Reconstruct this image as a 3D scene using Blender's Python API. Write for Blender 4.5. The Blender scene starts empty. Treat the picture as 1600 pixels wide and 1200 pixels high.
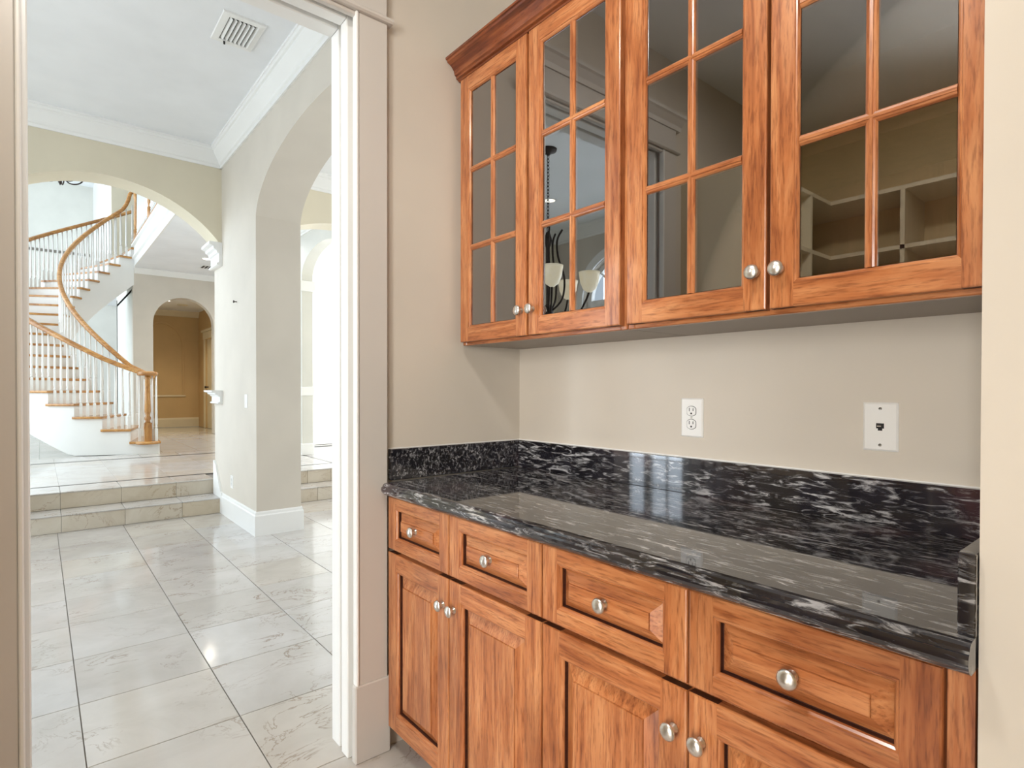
import bpy, bmesh, math, random
from mathutils import Vector, Matrix
random.seed(7)
scene = bpy.context.scene
PI = math.pi

# ------------------------------------------------------------------ camera
CAM_H = 1.22
cam_d = bpy.data.cameras.new('camera')
cam = bpy.data.objects.new('camera', cam_d)
scene.collection.objects.link(cam)
cam_d.sensor_width = 36.0
cam_d.lens = 889.0 * 36.0 / 1600.0
cam_d.shift_y = 16.1 / 1600.0
cam_d.clip_start = 0.02
cam_d.clip_end = 200
yaw, pit, rol = math.radians(39.73), -0.0097, -0.0016
fw = Vector((math.sin(yaw) * math.cos(pit), math.cos(yaw) * math.cos(pit), math.sin(pit)))
rt = Vector((math.cos(yaw), -math.sin(yaw), 0))
dn = fw.cross(rt)
r2 = math.cos(rol) * rt + math.sin(rol) * dn
d2 = -math.sin(rol) * rt + math.cos(rol) * dn
m3 = Matrix((r2, -d2, -fw)).transposed()
cam.matrix_world = Matrix.Translation((0, 0, CAM_H)) @ m3.to_4x4()
scene.camera = cam

# ------------------------------------------------------------------ world, exposure
vs = scene.view_settings
vs.view_transform = 'Standard'
vs.look = 'None'
vs.gamma = 1.0
vs.use_curve_mapping = False
vs.exposure = 0.10
scene.cycles.use_denoising = True
scene.cycles.max_bounces = 7
scene.cycles.diffuse_bounces = 4
scene.cycles.glossy_bounces = 3
scene.cycles.transparent_max_bounces = 8
scene.cycles.sample_clamp_indirect = 6.0
world = bpy.data.worlds.new('sky')
scene.world = world
world.use_nodes = True
bg = world.node_tree.nodes['Background']
bg.inputs['Color'].default_value = (0.72, 0.86, 1.0, 1)
bg.inputs['Strength'].default_value = 2.0

# ------------------------------------------------------------------ large lights: daylight at the windows, added fill for the pantry
def area_light(name, loc, direction, sx, sy, power, color, spread=180):
    l = bpy.data.lights.new(name, 'AREA')
    l.shape = 'RECTANGLE'
    l.size, l.size_y = sx, sy
    l.energy = power
    l.color = color
    l.spread = math.radians(spread)
    o = bpy.data.objects.new(name, l)
    scene.collection.objects.link(o)
    o.location = loc
    o.rotation_euler = Vector(direction).to_track_quat('-Z', 'Y').to_euler()
    return o

area_light('daylight_dining_window', (-3.95, 4.93, 1.65), (1, 0, 0), 1.25, 2.9, 68, (0.80, 0.90, 1.0))
area_light('daylight_dining_window', (-3.95, 2.95, 1.65), (1, 0, 0), 1.25, 2.9, 122, (0.80, 0.90, 1.0))
area_light('daylight_foyer_window', (-4.6, 12.6, 3.2), (1, 0.05, -0.05), 11.0, 5.0, 390, (0.88, 0.96, 1.0))
area_light('daylight_entry_door', (5.9, 7.6, 2.0), (-1, 0, 0), 3.4, 3.2, 190, (0.97, 0.98, 1.0))
area_light('daylight_side_window', (5.9, 3.7, 1.8), (-1, 0, 0), 2.6, 2.6, 95, (0.95, 0.98, 1.0))
area_light('pantry_fill_light', (-3.85, -1.05, 1.45), (1, 0.15, 0), 1.7, 2.2, 248, (1.0, 0.985, 0.97))  # added fill that brightens the nook; no window stands here

# ------------------------------------------------------------------ node helpers and materials
def srgb(r, g, b):
    def f(c):
        c /= 255.0
        return c / 12.92 if c <= 0.04045 else ((c + 0.055) / 1.055) ** 2.4
    return (f(r), f(g), f(b), 1.0)

class NT:
    def __init__(s, name):
        s.m = bpy.data.materials.new(name)
        s.m.use_nodes = True
        s.t = s.m.node_tree
        s.b = s.t.nodes['Principled BSDF']
    def n(s, kind, **kw):
        nd = s.t.nodes.new(kind)
        for k, v in kw.items():
            if k in nd.inputs:
                nd.inputs[k].default_value = v
            else:
                setattr(nd, k, v)
        return nd
    def l(s, a, b):
        s.t.links.new(a, b)
    def ramp(s, fac, stops):
        r = s.n('ShaderNodeValToRGB')
        el = r.color_ramp.elements
        while len(el) < len(stops):
            el.new(0.5)
        for e, (p, c) in zip(el, stops):
            e.position = p
            e.color = c
        s.l(fac, r.inputs['Fac'])
        return r.outputs['Color']
    def coord(s, scale=(1, 1, 1), rot=(0, 0, 0), rnd=0.0):
        tc = s.n('ShaderNodeTexCoord')
        mp = s.n('ShaderNodeMapping')
        mp.inputs['Scale'].default_value = scale
        mp.inputs['Rotation'].default_value = rot
        if rnd:
            oi = s.n('ShaderNodeObjectInfo')
            ml = s.n('ShaderNodeMath', operation='MULTIPLY')
            ml.inputs[1].default_value = rnd
            s.l(oi.outputs['Random'], ml.inputs[0])
            ad = s.n('ShaderNodeVectorMath', operation='ADD')
            s.l(tc.outputs['Object'], ad.inputs[0])
            s.l(ml.outputs[0], ad.inputs[1])
            s.l(ad.outputs[0], mp.inputs['Vector'])
        else:
            s.l(tc.outputs['Object'], mp.inputs['Vector'])
        return mp.outputs['Vector']
    def mix(s, fac, a, b, blend='MIX'):
        m = s.n('ShaderNodeMix', data_type='RGBA', blend_type=blend)
        if isinstance(fac, (int, float)):
            m.inputs[0].default_value = fac
        else:
            s.l(fac, m.inputs[0])
        for i, v in ((6, a), (7, b)):
            if isinstance(v, tuple):
                m.inputs[i].default_value = v
            else:
                s.l(v, m.inputs[i])
        return m.outputs[2]
    def bump(s, h, strength=0.1, dist=0.002):
        b = s.n('ShaderNodeBump', Strength=strength, Distance=dist)
        s.l(h, b.inputs['Height'])
        s.l(b.outputs[0], s.b.inputs['Normal'])
    def set(s, **kw):
        for k, v in kw.items():
            s.b.inputs[k.replace('_', ' ')].default_value = v
        return s.m

def paint(name, col, rough=0.55, bump=0.05, var=0.04):
    t = NT(name)
    v = t.coord((1, 1, 1))
    n1 = t.n('ShaderNodeTexNoise', Scale=2.2, Detail=3.0)
    t.l(v, n1.inputs['Vector'])
    dark = tuple(c * (1 - var) for c in col[:3]) + (1,)
    lite = tuple(min(1, c * (1 + var)) for c in col[:3]) + (1,)
    t.l(t.ramp(n1.outputs['Fac'], [(0.3, dark), (0.7, lite)]), t.b.inputs['Base Color'])
    if bump >= 0.05:
        n2 = t.n('ShaderNodeTexNoise', Scale=180.0, Detail=0.0)
        t.l(v, n2.inputs['Vector'])
        t.bump(n2.outputs['Fac'], bump, 0.001)
    return t.set(Roughness=rough)

def wood(name, grain, c_dark, c_mid, c_lite, rough=0.28, coat=0.35, k=1.0, rnd=9.0):
    # grain: 'Z' or 'Y' or 'X', the long axis
    t = NT(name)
    lo, hi = 4.2 * k, 46.0 * k
    sc = {'Z': (hi, hi, lo), 'Y': (hi, lo, hi), 'X': (lo, hi, hi)}[grain]
    v = t.coord(sc, rnd=rnd)
    n1 = t.n('ShaderNodeTexNoise', Scale=1.0, Detail=4.0, Roughness=0.6, Distortion=0.5)
    t.l(v, n1.inputs['Vector'])
    col = t.ramp(n1.outputs['Fac'], [(0.24, c_dark), (0.45, c_mid), (0.70, c_lite)])
    v2 = t.coord(tuple(a * 5 for a in sc), rnd=rnd)
    n2 = t.n('ShaderNodeTexNoise', Scale=1.0, Detail=3.0, Roughness=0.6)
    t.l(v2, n2.inputs['Vector'])
    pores = t.ramp(n2.outputs['Fac'], [(0.34, (0.50, 0.42, 0.38, 1)), (0.50, (1, 1, 1, 1))])
    col = t.mix(0.75, col, pores, 'MULTIPLY')
    v3 = t.coord((3.2, 3.2, 3.2), rnd=rnd)
    n3 = t.n('ShaderNodeTexNoise', Scale=1.0, Detail=2.0)
    t.l(v3, n3.inputs['Vector'])
    blot = t.ramp(n3.outputs['Fac'], [(0.30, (0.66, 0.58, 0.54, 1)), (0.55, (1, 1, 1, 1)), (0.8, (1.0, 1.0, 1.0, 1))])
    col = t.mix(0.8, col, blot, 'MULTIPLY')
    t.l(col, t.b.inputs['Base Color'])
    t.bump(n2.outputs['Fac'], 0.05, 0.001)
    return t.set(Roughness=rough, Coat_Weight=coat, Coat_Roughness=0.12)

CW = (srgb(132, 70, 37), srgb(183, 112, 65), srgb(211, 147, 97))
M = {}
M['wood_v'] = wood('stained_maple_vertical', 'Z', *CW)
M['wood_h'] = wood('stained_maple_horizontal', 'Y', *CW)
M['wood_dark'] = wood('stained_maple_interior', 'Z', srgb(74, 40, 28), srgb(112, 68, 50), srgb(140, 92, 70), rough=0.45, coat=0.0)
M['wood_crown'] = wood('dark_stained_crown', 'Y', srgb(84, 36, 18), srgb(128, 64, 32), srgb(160, 92, 50))
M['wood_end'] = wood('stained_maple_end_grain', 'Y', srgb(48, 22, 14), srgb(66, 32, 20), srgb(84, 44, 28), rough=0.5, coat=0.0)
OW = (srgb(160, 103, 46), srgb(192, 136, 70), srgb(216, 166, 98))
M['oak'] = wood('golden_oak', 'X', *OW, rough=0.25, coat=0.4, k=0.7)
M['oak_v'] = wood('golden_oak_upright', 'Z', *OW, rough=0.25, coat=0.4, k=0.7)
M['wall'] = paint('beige_wall_paint', srgb(211, 203, 190))
M['wall_foyer'] = paint('pale_foyer_paint', srgb(214, 213, 205))
M['wall_tan'] = paint('tan_wall_paint', srgb(221, 212, 189))
M['pantry_tan'] = paint('pantry_tan_paint', srgb(226, 202, 154))
M['hall_tan'] = paint('hall_tan_paint', srgb(206, 176, 128))
M['white'] = paint('white_trim_paint', srgb(240, 240, 237), rough=0.3, bump=0.02, var=0.015)
M['ceil'] = paint('ceiling_paint', srgb(238, 240, 242), rough=0.7, bump=0.0)
M['soffit'] = paint('grey_brown_cabinet_underside', srgb(150, 138, 126), rough=0.45, bump=0.0)
M['casing'] = paint('off_white_casing_paint', srgb(208, 203, 196), rough=0.35, bump=0.0, var=0.015)
M['cream'] = paint('cream_shelf_paint', srgb(226, 214, 186), rough=0.4, bump=0.02)
M['plate'] = paint('white_plastic', srgb(243, 243, 240), rough=0.28, bump=0.0, var=0.0)
M['dark'] = paint('dark_slot', srgb(22, 20, 19), rough=0.6, bump=0.0, var=0.0)
M['gap'] = paint('shadow_brown_recess', srgb(40, 20, 14), rough=0.6, bump=0.0)
M['grout'] = paint('grey_grout', srgb(120, 114, 106), rough=0.8)
M['strip'] = paint('dark_stone_strip', srgb(52, 50, 52), rough=0.3, bump=0.0)
M['sky_white'] = paint('exterior_render', srgb(245, 245, 245), rough=0.8, bump=0.0)

t = NT('satin_nickel')
v = t.coord((60, 60, 60))
n = t.n('ShaderNodeTexNoise', Scale=3.0, Detail=2.0)
t.l(v, n.inputs['Vector'])
t.l(t.ramp(n.outputs['Fac'], [(0.3, (0.76, 0.74, 0.70, 1)), (0.7, (0.86, 0.84, 0.80, 1))]), t.b.inputs['Base Color'])
M['nickel'] = t.set(Metallic=1.0, Roughness=0.30)
t = NT('bronze_iron')
v = t.coord((40, 40, 40))
n = t.n('ShaderNodeTexNoise', Scale=3.0, Detail=3.0)
t.l(v, n.inputs['Vector'])
t.l(t.ramp(n.outputs['Fac'], [(0.3, (0.03, 0.022, 0.018, 1)), (0.7, (0.075, 0.055, 0.045, 1))]), t.b.inputs['Base Color'])
M['iron'] = t.set(Metallic=0.6, Roughness=0.45)
t = NT('cream_glass_shade')
v = t.coord((8, 8, 8))
n = t.n('ShaderNodeTexNoise', Scale=2.0, Detail=3.0)
t.l(v, n.inputs['Vector'])
c = t.ramp(n.outputs['Fac'], [(0.3, srgb(246, 232, 196)), (0.7, srgb(252, 244, 220))])
t.l(c, t.b.inputs['Base Color'])
t.l(c, t.b.inputs['Emission Color'])
M['shade'] = t.set(Roughness=0.3, Emission_Strength=0.9)
t = NT('lamp_glow')
M['glow'] = t.set(Emission_Color=(1.0, 0.93, 0.80, 1), Emission_Strength=4.0)

# clear cabinet glass: fresnel reflection over a clear pane
t = NT('clear_pane_glass')
t.t.nodes.remove(t.b)
out = [x for x in t.t.nodes if x.type == 'OUTPUT_MATERIAL'][0]
fr = t.n('ShaderNodeFresnel', IOR=1.75)
tr = t.n('ShaderNodeBsdfTransparent')
tr.inputs['Color'].default_value = (0.86, 0.87, 0.86, 1)
gl = t.n('ShaderNodeBsdfGlossy')
gl.inputs['Roughness'].default_value = 0.0
ms = t.n('ShaderNodeMixShader')
ml = t.n('ShaderNodeMath', operation='MULTIPLY', use_clamp=True)
ml.inputs[1].default_value = 3.8
t.l(fr.outputs[0], ml.inputs[0])
t.l(ml.outputs[0], ms.inputs[0])
t.l(tr.outputs[0], ms.inputs[1])
t.l(gl.outputs[0], ms.inputs[2])
t.l(ms.outputs[0], out.inputs['Surface'])
M['glass'] = t.m

# black granite with silver streaks
t = NT('black_granite')
v = t.coord((92, 15, 78), rot=(0.42, 0.2, 0.22))
n1 = t.n('ShaderNodeTexNoise', Scale=1.0, Detail=6.0, Roughness=0.66, Distortion=1.0)
t.l(v, n1.inputs['Vector'])
streak = t.ramp(n1.outputs['Fac'], [(0.50, (0, 0, 0, 1)), (0.555, (0.22, 0.22, 0.22, 1)), (0.63, (1, 1, 1, 1))])
v2 = t.coord((3.6, 2.2, 3.6), rot=(0.3, 0.2, 0.35))
n2 = t.n('ShaderNodeTexNoise', Scale=1.0, Detail=4.0, Roughness=0.6, Distortion=0.8)
t.l(v2, n2.inputs['Vector'])
amt = t.ramp(n2.outputs['Fac'], [(0.36, (0.34, 0.34, 0.34, 1)), (0.62, (1, 1, 1, 1))])
st = t.mix(1.0, streak, amt, 'MULTIPLY')
v3 = t.coord((5, 5, 5))
n3 = t.n('ShaderNodeTexNoise', Scale=1.0, Detail=3.0)
t.l(v3, n3.inputs['Vector'])
base = t.ramp(n3.outputs['Fac'], [(0.36, (0.006, 0.006, 0.008, 1)), (0.58, (0.020, 0.019, 0.026, 1)), (0.74, (0.055, 0.028, 0.034, 1))])
col = t.mix(st, base, (0.55, 0.55, 0.56, 1))
t.l(col, t.b.inputs['Base Color'])
M['granite'] = t.set(Roughness=0.04, IOR=1.85)

# cream marble tile
def marble(name, a, b, vein, rnd, rough=0.10):
    t = NT(name)
    v = t.coord((1, 1, 1), rnd=rnd)
    n1 = t.n('ShaderNodeTexNoise', Scale=2.6, Detail=5.0, Roughness=0.6, Distortion=0.6)
    t.l(v, n1.inputs['Vector'])
    col = t.ramp(n1.outputs['Fac'], [(0.3, a), (0.7, b)])
    vs2 = t.coord((2.2, 3.4, 2.2), rot=(0, 0, 0.5), rnd=rnd)
    n2 = t.n('ShaderNodeTexNoise', Scale=1.3, Detail=6.0, Roughness=0.62, Distortion=1.2)
    t.l(vs2, n2.inputs['Vector'])
    veins = t.ramp(n2.outputs['Fac'], [(0.484, (0, 0, 0, 1)), (0.5, (1, 1, 1, 1)), (0.512, (0, 0, 0, 1))])
    n4 = t.n('ShaderNodeTexNoise', Scale=3.0, Detail=2.0)
    t.l(v, n4.inputs['Vector'])
    mask = t.ramp(n4.outputs['Fac'], [(0.42, (0, 0, 0, 1)), (0.62, (0.7, 0.7, 0.7, 1))])
    vv = t.mix(1.0, veins, mask, 'MULTIPLY')
    col = t.mix(vv, col, vein)
    oi = t.n('ShaderNodeObjectInfo')
    tint = t.ramp(oi.outputs['Random'], [(0.0, (0.93, 0.91, 0.88, 1)), (0.5, (1, 1, 1, 1)), (1.0, (0.97, 0.93, 0.86, 1))])
    col = t.mix(1.0, col, tint, 'MULTIPLY')
    t.l(col, t.b.inputs['Base Color'])
    return t.set(Roughness=rough)
M['marble'] = marble('cream_marble_tile', srgb(194, 190, 186), srgb(213, 210, 208), srgb(140, 118, 96), 23.0)
M['marble_riser'] = marble('cream_marble_riser', srgb(196, 184, 164), srgb(215, 207, 192), srgb(150, 124, 96), 31.0, 0.15)

# distant tiled floor (joints too fine to build)
t = NT('cream_marble_floor')
v = t.coord((1, 1, 1))
bk = t.n('ShaderNodeTexBrick', Scale=1.0, offset=0.0)
bk.inputs['Brick Width'].default_value = 0.4575
bk.inputs['Row Height'].default_value = 0.47
bk.inputs['Mortar Size'].default_value = 0.004
bk.inputs['Color1'].default_value = srgb(198, 194, 188)
bk.inputs['Color2'].default_value = srgb(208, 204, 198)
bk.inputs['Mortar'].default_value = srgb(150, 144, 136)
t.l(v, bk.inputs['Vector'])
n1 = t.n('ShaderNodeTexNoise', Scale=2.6, Detail=5.0)
t.l(v, n1.inputs['Vector'])
c2 = t.ramp(n1.outputs['Fac'], [(0.3, (0.90, 0.89, 0.87, 1)), (0.7, (1, 1, 1, 1))])
t.l(t.mix(1.0, bk.outputs['Color'], c2, 'MULTIPLY'), t.b.inputs['Base Color'])
M['marble_far'] = t.set(Roughness=0.12)

# ------------------------------------------------------------------ mesh helpers (world coordinates in, thing-local out)
COL = scene.collection

def new_bm():
    return bmesh.new()

def box(bm, x0, x1, y0, y1, z0, z1, c=0.0, mi=0, seg=1):
    mt = Matrix.Translation(((x0 + x1) / 2, (y0 + y1) / 2, (z0 + z1) / 2)) @ Matrix.Diagonal((abs(x1 - x0), abs(y1 - y0), abs(z1 - z0), 1))
    tmp = bmesh.new()
    bmesh.ops.create_cube(tmp, size=1.0, matrix=mt)
    if c > 0:
        bmesh.ops.bevel(tmp, geom=list(tmp.edges), offset=c, segments=seg, affect='EDGES', profile=0.5)
    merge(bm, tmp, mi)

def merge(bm, tmp, mi=0, smooth=False):
    vm = [bm.verts.new(v.co) for v in tmp.verts]
    tmp.verts.index_update()
    for f in tmp.faces:
        try:
            nf = bm.faces.new([vm[v.index] for v in f.verts])
            nf.material_index = mi
            nf.smooth = smooth or f.smooth
        except ValueError:
            pass
    tmp.free()

def quad(bm, pts, mi=0, smooth=False):
    f = bm.faces.new([bm.verts.new(p) for p in pts])
    f.material_index = mi
    f.smooth = smooth
    return f

def loft(bm, rings, mi=0, close=True, cap0=False, cap1=False, smooth=False):
    vr = [[bm.verts.new(p) for p in r] for r in rings]
    n = len(rings[0])
    for a, b in zip(vr[:-1], vr[1:]):
        for i in range(n if close else n - 1):
            j = (i + 1) % n
            f = bm.faces.new((a[i], a[j], b[j], b[i]))
            f.material_index = mi[i] if isinstance(mi, (list, tuple)) else mi
            f.smooth = smooth
    m0 = mi[0] if isinstance(mi, (list, tuple)) else mi
    if cap0:
        f = bm.faces.new(list(reversed(vr[0]))); f.material_index = m0
    if cap1:
        f = bm.faces.new(vr[-1]); f.material_index = m0

def place(axis, a, u, v):
    # profile plane coordinates (u, v) at position a along the axis
    return {'X': (a, u, v), 'Y': (u, a, v), 'Z': (u, v, a)}[axis]

def prism(bm, prof, axis, a0, a1, mi=0, smooth=False):
    loft(bm, [[place(axis, a0, u, v) for u, v in prof], [place(axis, a1, u, v) for u, v in prof]], mi, True, True, True, smooth)

def lathe(bm, prof, n, origin, axis='Z', mi=0, smooth=True):
    o = Vector(origin)
    rings = []
    for r, h in prof:
        ring = []
        for i in range(n):
            a = 2 * PI * i / n
            c, s = r * math.cos(a), r * math.sin(a)
            if axis == 'Z':
                p = Vector((c, s, h))
            elif axis == 'X':
                p = Vector((h, c, s))
            else:
                p = Vector((s, h, c))
            ring.append(o + p)
        rings.append(ring)
    loft(bm, rings, mi, True, True, True, smooth)

def sweep(bm, path, prof, mi=0, smooth=True, up=Vector((0, 0, 1))):
    path = [Vector(p) for p in path]
    rings = []
    for i, p in enumerate(path):
        tg = (path[min(i + 1, len(path) - 1)] - path[max(i - 1, 0)]).normalized()
        sd = tg.cross(up)
        if sd.length < 1e-4:
            sd = Vector((1, 0, 0))
        sd.normalize()
        nn = sd.cross(tg).normalized()
        rings.append([p + sd * u + nn * v for u, v in prof])
    loft(bm, rings, mi, True, True, True, smooth)

def circ(r, n):
    return [(r * math.cos(2 * PI * i / n), r * math.sin(2 * PI * i / n)) for i in range(n)]

def finish(bm, name, mats, parent=None, base=None, kind=None):
    """one mesh object; verts given in world space, stored relative to the thing's base"""
    bmesh.ops.recalc_face_normals(bm, faces=bm.faces)
    if base is None:
        base = parent['_base'] if parent is not None and '_base' in parent else (0, 0, 0)
    b = Vector(base)
    for v in bm.verts:
        v.co -= b
    me = bpy.data.meshes.new(name)
    bm.to_mesh(me)
    bm.free()
    for m in (mats if isinstance(mats, (list, tuple)) else [mats]):
        me.materials.append(M[m])
    o = bpy.data.objects.new(name, me)
    COL.objects.link(o)
    if parent is not None:
        o.parent = parent
    else:
        o.location = b
    o['_base'] = tuple(b)
    if kind:
        o['kind'] = kind
    return o

def thing(name, label, cat, loc, group=None):
    o = bpy.data.objects.new(name, None)
    COL.objects.link(o)
    o.location = loc
    o.empty_display_size = 0.05
    o['_base'] = tuple(loc)
    o['label'] = label
    o['category'] = cat
    if group:
        o['group'] = group
    return o

def tag(o, label, cat, group=None):
    o['label'] = label
    o['category'] = cat
    if group:
        o['group'] = group
    return o

def struct(bm, name, mats, label=None, cat=None, parent=None):
    o = finish(bm, name, mats, parent, kind=None if parent is not None else 'structure')
    if label:
        o['label'] = label
    if cat:
        o['category'] = cat
    return o

def inst(src, loc, parent):
    c = src.copy()
    COL.objects.link(c)
    c.parent = parent
    c.location = loc
    return c

def wall_arch(bm, axis, p0, p1, u0, u1, z0, z1, opens, mi=0, mi_in=0, ends=True):
    """wall slab between planes p0 and p1 (constant along `axis`), running u0..u1, with openings.
    opens: list of (a0, a1, sill, f) sorted; f(u) gives the head height"""
    def P(p, u, z):
        return (p, u, z) if axis == 'X' else (u, p, z)
    cur = u0
    for p in (p0, p1):
        cur = u0
        for a0, a1, sill, f in opens:
            if a0 > cur + 1e-6:
                quad(bm, [P(p, cur, z0), P(p, a0, z0), P(p, a0, z1), P(p, cur, z1)], mi)
            N = 40
            us = [a0 + (a1 - a0) * (0.5 - 0.5 * math.cos(PI * i / N)) for i in range(N + 1)]
            for ua, ub in zip(us[:-1], us[1:]):
                quad(bm, [P(p, ua, f(ua)), P(p, ub, f(ub)), P(p, ub, z1), P(p, ua, z1)], mi)
            if sill > z0 + 1e-6:
                quad(bm, [P(p, a0, z0), P(p, a1, z0), P(p, a1, sill), P(p, a0, sill)], mi)
            cur = a1
        if u1 > cur + 1e-6:
            quad(bm, [P(p, cur, z0), P(p, u1, z0), P(p, u1, z1), P(p, cur, z1)], mi)
    for a0, a1, sill, f in opens:
        N = 40
        us = [a0 + (a1 - a0) * (0.5 - 0.5 * math.cos(PI * i / N)) for i in range(N + 1)]
        vs_ = [[bm.verts.new(P(p, u, f(u))) for u in us] for p in (p0, p1)]
        for i in range(N):
            fc = bm.faces.new((vs_[0][i], vs_[0][i + 1], vs_[1][i + 1], vs_[1][i]))
            fc.smooth = True
            fc.material_index = mi_in
        for a in (a0, a1):
            if u0 + 1e-6 < a < u1 - 1e-6:
                quad(bm, [P(p0, a, sill), P(p1, a, sill), P(p1, a, f(a)), P(p0, a, f(a))], mi_in)
        if sill > z0 + 1e-6:
            quad(bm, [P(p0, a0, sill), P(p0, a1, sill), P(p1, a1, sill), P(p1, a0, sill)], mi_in)
    # ends and top
    for a in ((u0, u1) if ends else ()):
        quad(bm, [P(p0, a, z0), P(p1, a, z0), P(p1, a, z1), P(p0, a, z1)], mi)
    quad(bm, [P(p0, u0, z1), P(p0, u1, z1), P(p1, u1, z1), P(p1, u0, z1)], mi)

def flat_head(h):
    return lambda u: h
def ellipse_head(c, a, zs, b):
    return lambda u: zs + b * math.sqrt(max(0.0, 1 - ((u - c) / a) ** 2))
def circle_head(c, R, apex):
    return lambda u: apex - R + math.sqrt(max(0.0, R * R - (u - c) ** 2))

# ================================================================== SETTING: butler's pantry shell
XB, YD, YR, XR = 1.498, 1.755, 0.172, 0.905      # nook back, doorway wall, nook right wall, pillar face
DX0, DX1, DH = -0.02, 0.777, 2.424               # doorway opening
PC = 2.92                                        # pantry ceiling

bm = new_bm()
box(bm, XB, XB + 0.15, 0.172, YD, 0, PC)
struct(bm, 'wall_back', 'wall', 'beige wall behind the granite counter and glass cabinets', 'wall')
bm = new_bm()
wall_arch(bm, 'Y', YD, 1.90, -3.74, 1.74, 0, 3.52, [(DX0 - 0.045, DX1 + 0.045, 0, flat_head(DH + 0.04))])
struct(bm, 'wall_doorway', 'wall', 'beige wall with the white cased doorway beside the cabinets', 'wall')
bm = new_bm()
box(bm, XR, 1.65, -1.6, YR, 0, PC)
struct(bm, 'wall_right', 'wall', 'pale wall end at the right edge of the counter nook', 'wall')
bm = new_bm()
wall_arch(bm, 'X', -1.70, -1.55, -1.6, YD, 0, PC, [(-0.45, 0.55, 0, flat_head(2.6))])  # invented opening, shaped to let the fill in past the pillar
struct(bm, 'wall_pantry_side', 'pantry_tan')
bm = new_bm()  # added unseen room: keeps the sky out and bounces the pantry fill
box(bm, -4.2, -4.05, -4.0, 1.74, 0, PC)
box(bm, -4.2, -1.70, -4.15, -4.0, 0, PC)
box(bm, -4.2, -1.70, 1.60, 1.74, 0, PC)
box(bm, -1.85, -1.70, -4.0, -1.6, 0, PC)
struct(bm, 'wall_fill_room', 'wall')
bm = new_bm()
box(bm, -4.2, -1.55, -4.15, 1.74, -0.1, -0.001)
struct(bm, 'floor_fill_room', 'marble_far')
bm = new_bm()
box(bm, -4.2, -1.70, -4.15, 1.74, PC, PC + 0.1)
struct(bm, 'ceiling_fill_room', 'ceil')
bm = new_bm()
box(bm, -1.70, XR, -1.75, -1.6, 0, PC)
struct(bm, 'wall_pantry_rear', 'pantry_tan')
bm = new_bm()
box(bm, -1.70, 1.65, -1.75, YD, PC, PC + 0.1)
struct(bm, 'ceiling_pantry', 'ceil')

# pantry ceiling lamp (lights the nook from above the photographer)
lt = thing('ceiling_lamp', 'round flush ceiling lamp of the pantry above the counter', 'lamp', (0.0, 0.75, PC))
bm = new_bm()
lathe(bm, [(0.0, 0.0), (0.17, 0.0), (0.175, -0.012), (0.165, -0.03), (0.15, -0.03)], 32, (0.0, 0.75, PC))
finish(bm, 'rim', 'nickel', lt)
bm = new_bm()
lathe(bm, [(0.145, -0.028), (0.13, -0.06), (0.08, -0.085), (0.0, -0.092)], 32, (0.0, 0.75, PC))
finish(bm, 'diffuser', 'glow', lt)
l = bpy.data.lights.new('ceiling_lamp_light', 'AREA')
l.shape = 'DISK'; l.size = 0.28; l.energy = 16; l.color = (1.0, 0.95, 0.88)
lo = bpy.data.objects.new('ceiling_lamp_light', l)
COL.objects.link(lo); lo.location = (0.0, 0.75, PC - 0.10)

# ---- doorway casing (trim), built as one trim with its boards as parts
tr = new_bm()
box(tr, DX1 + 0.026, DX1 + 0.046, YD - 0.002, 1.90, 0, DH + 0.04)
box(tr, DX0 - 0.046, DX0 - 0.026, YD - 0.002, 1.90, 0, DH + 0.04)
box(tr, DX0 - 0.026, DX1 + 0.026, YD - 0.002, 1.90, DH + 0.024, DH + 0.042)
dc = struct(tr, 'trim_1', 'casing', 'white moulded casing around the doorway into the tiled room', 'door casing')
def casing_part(name, *boxes, c=0.003):
    b = new_bm()
    for q in boxes:
        box(b, *q, c=c)
    return finish(b, name, 'white' if 'jamb' in name or name == 'edge_bead' else 'casing', dc)  # jambs and bead get a whiter paint: their daylight is in the colour
# right side
casing_part('jamb', (DX1 - 0.002, DX1 + 0.028, 1.776, 1.826, 0, DH + 0.026))
casing_part('jamb', (DX1 + 0.002, DX1 + 0.028, 1.852, 1.915, 0, DH + 0.026))
casing_part('casing', (0.796, 0.898, 1.732, YD, 0.252, 2.432), c=0.0025)
casing_part('edge_bead', (0.785, 0.7955, 1.728, YD, 0.252, 2.432), c=0.003)
casing_part('plinth_block', (0.780, 0.906, 1.726, YD, 0, 0.254), c=0.004)
# left side
casing_part('jamb', (DX0 - 0.028, DX0 + 0.002, 1.776, 1.826, 0, DH + 0.026))
casing_part('jamb', (DX0 - 0.028, DX0 - 0.002, 1.852, 1.915, 0, DH + 0.026))
casing_part('casing', (-0.142, -0.040, 1.732, YD, 0.252, 2.432), c=0.0025)
casing_part('edge_bead', (-0.0395, -0.029, 1.728, YD, 0.252, 2.432), c=0.003)
casing_part('plinth_block', (-0.150, -0.024, 1.726, YD, 0, 0.254), c=0.004)
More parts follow.
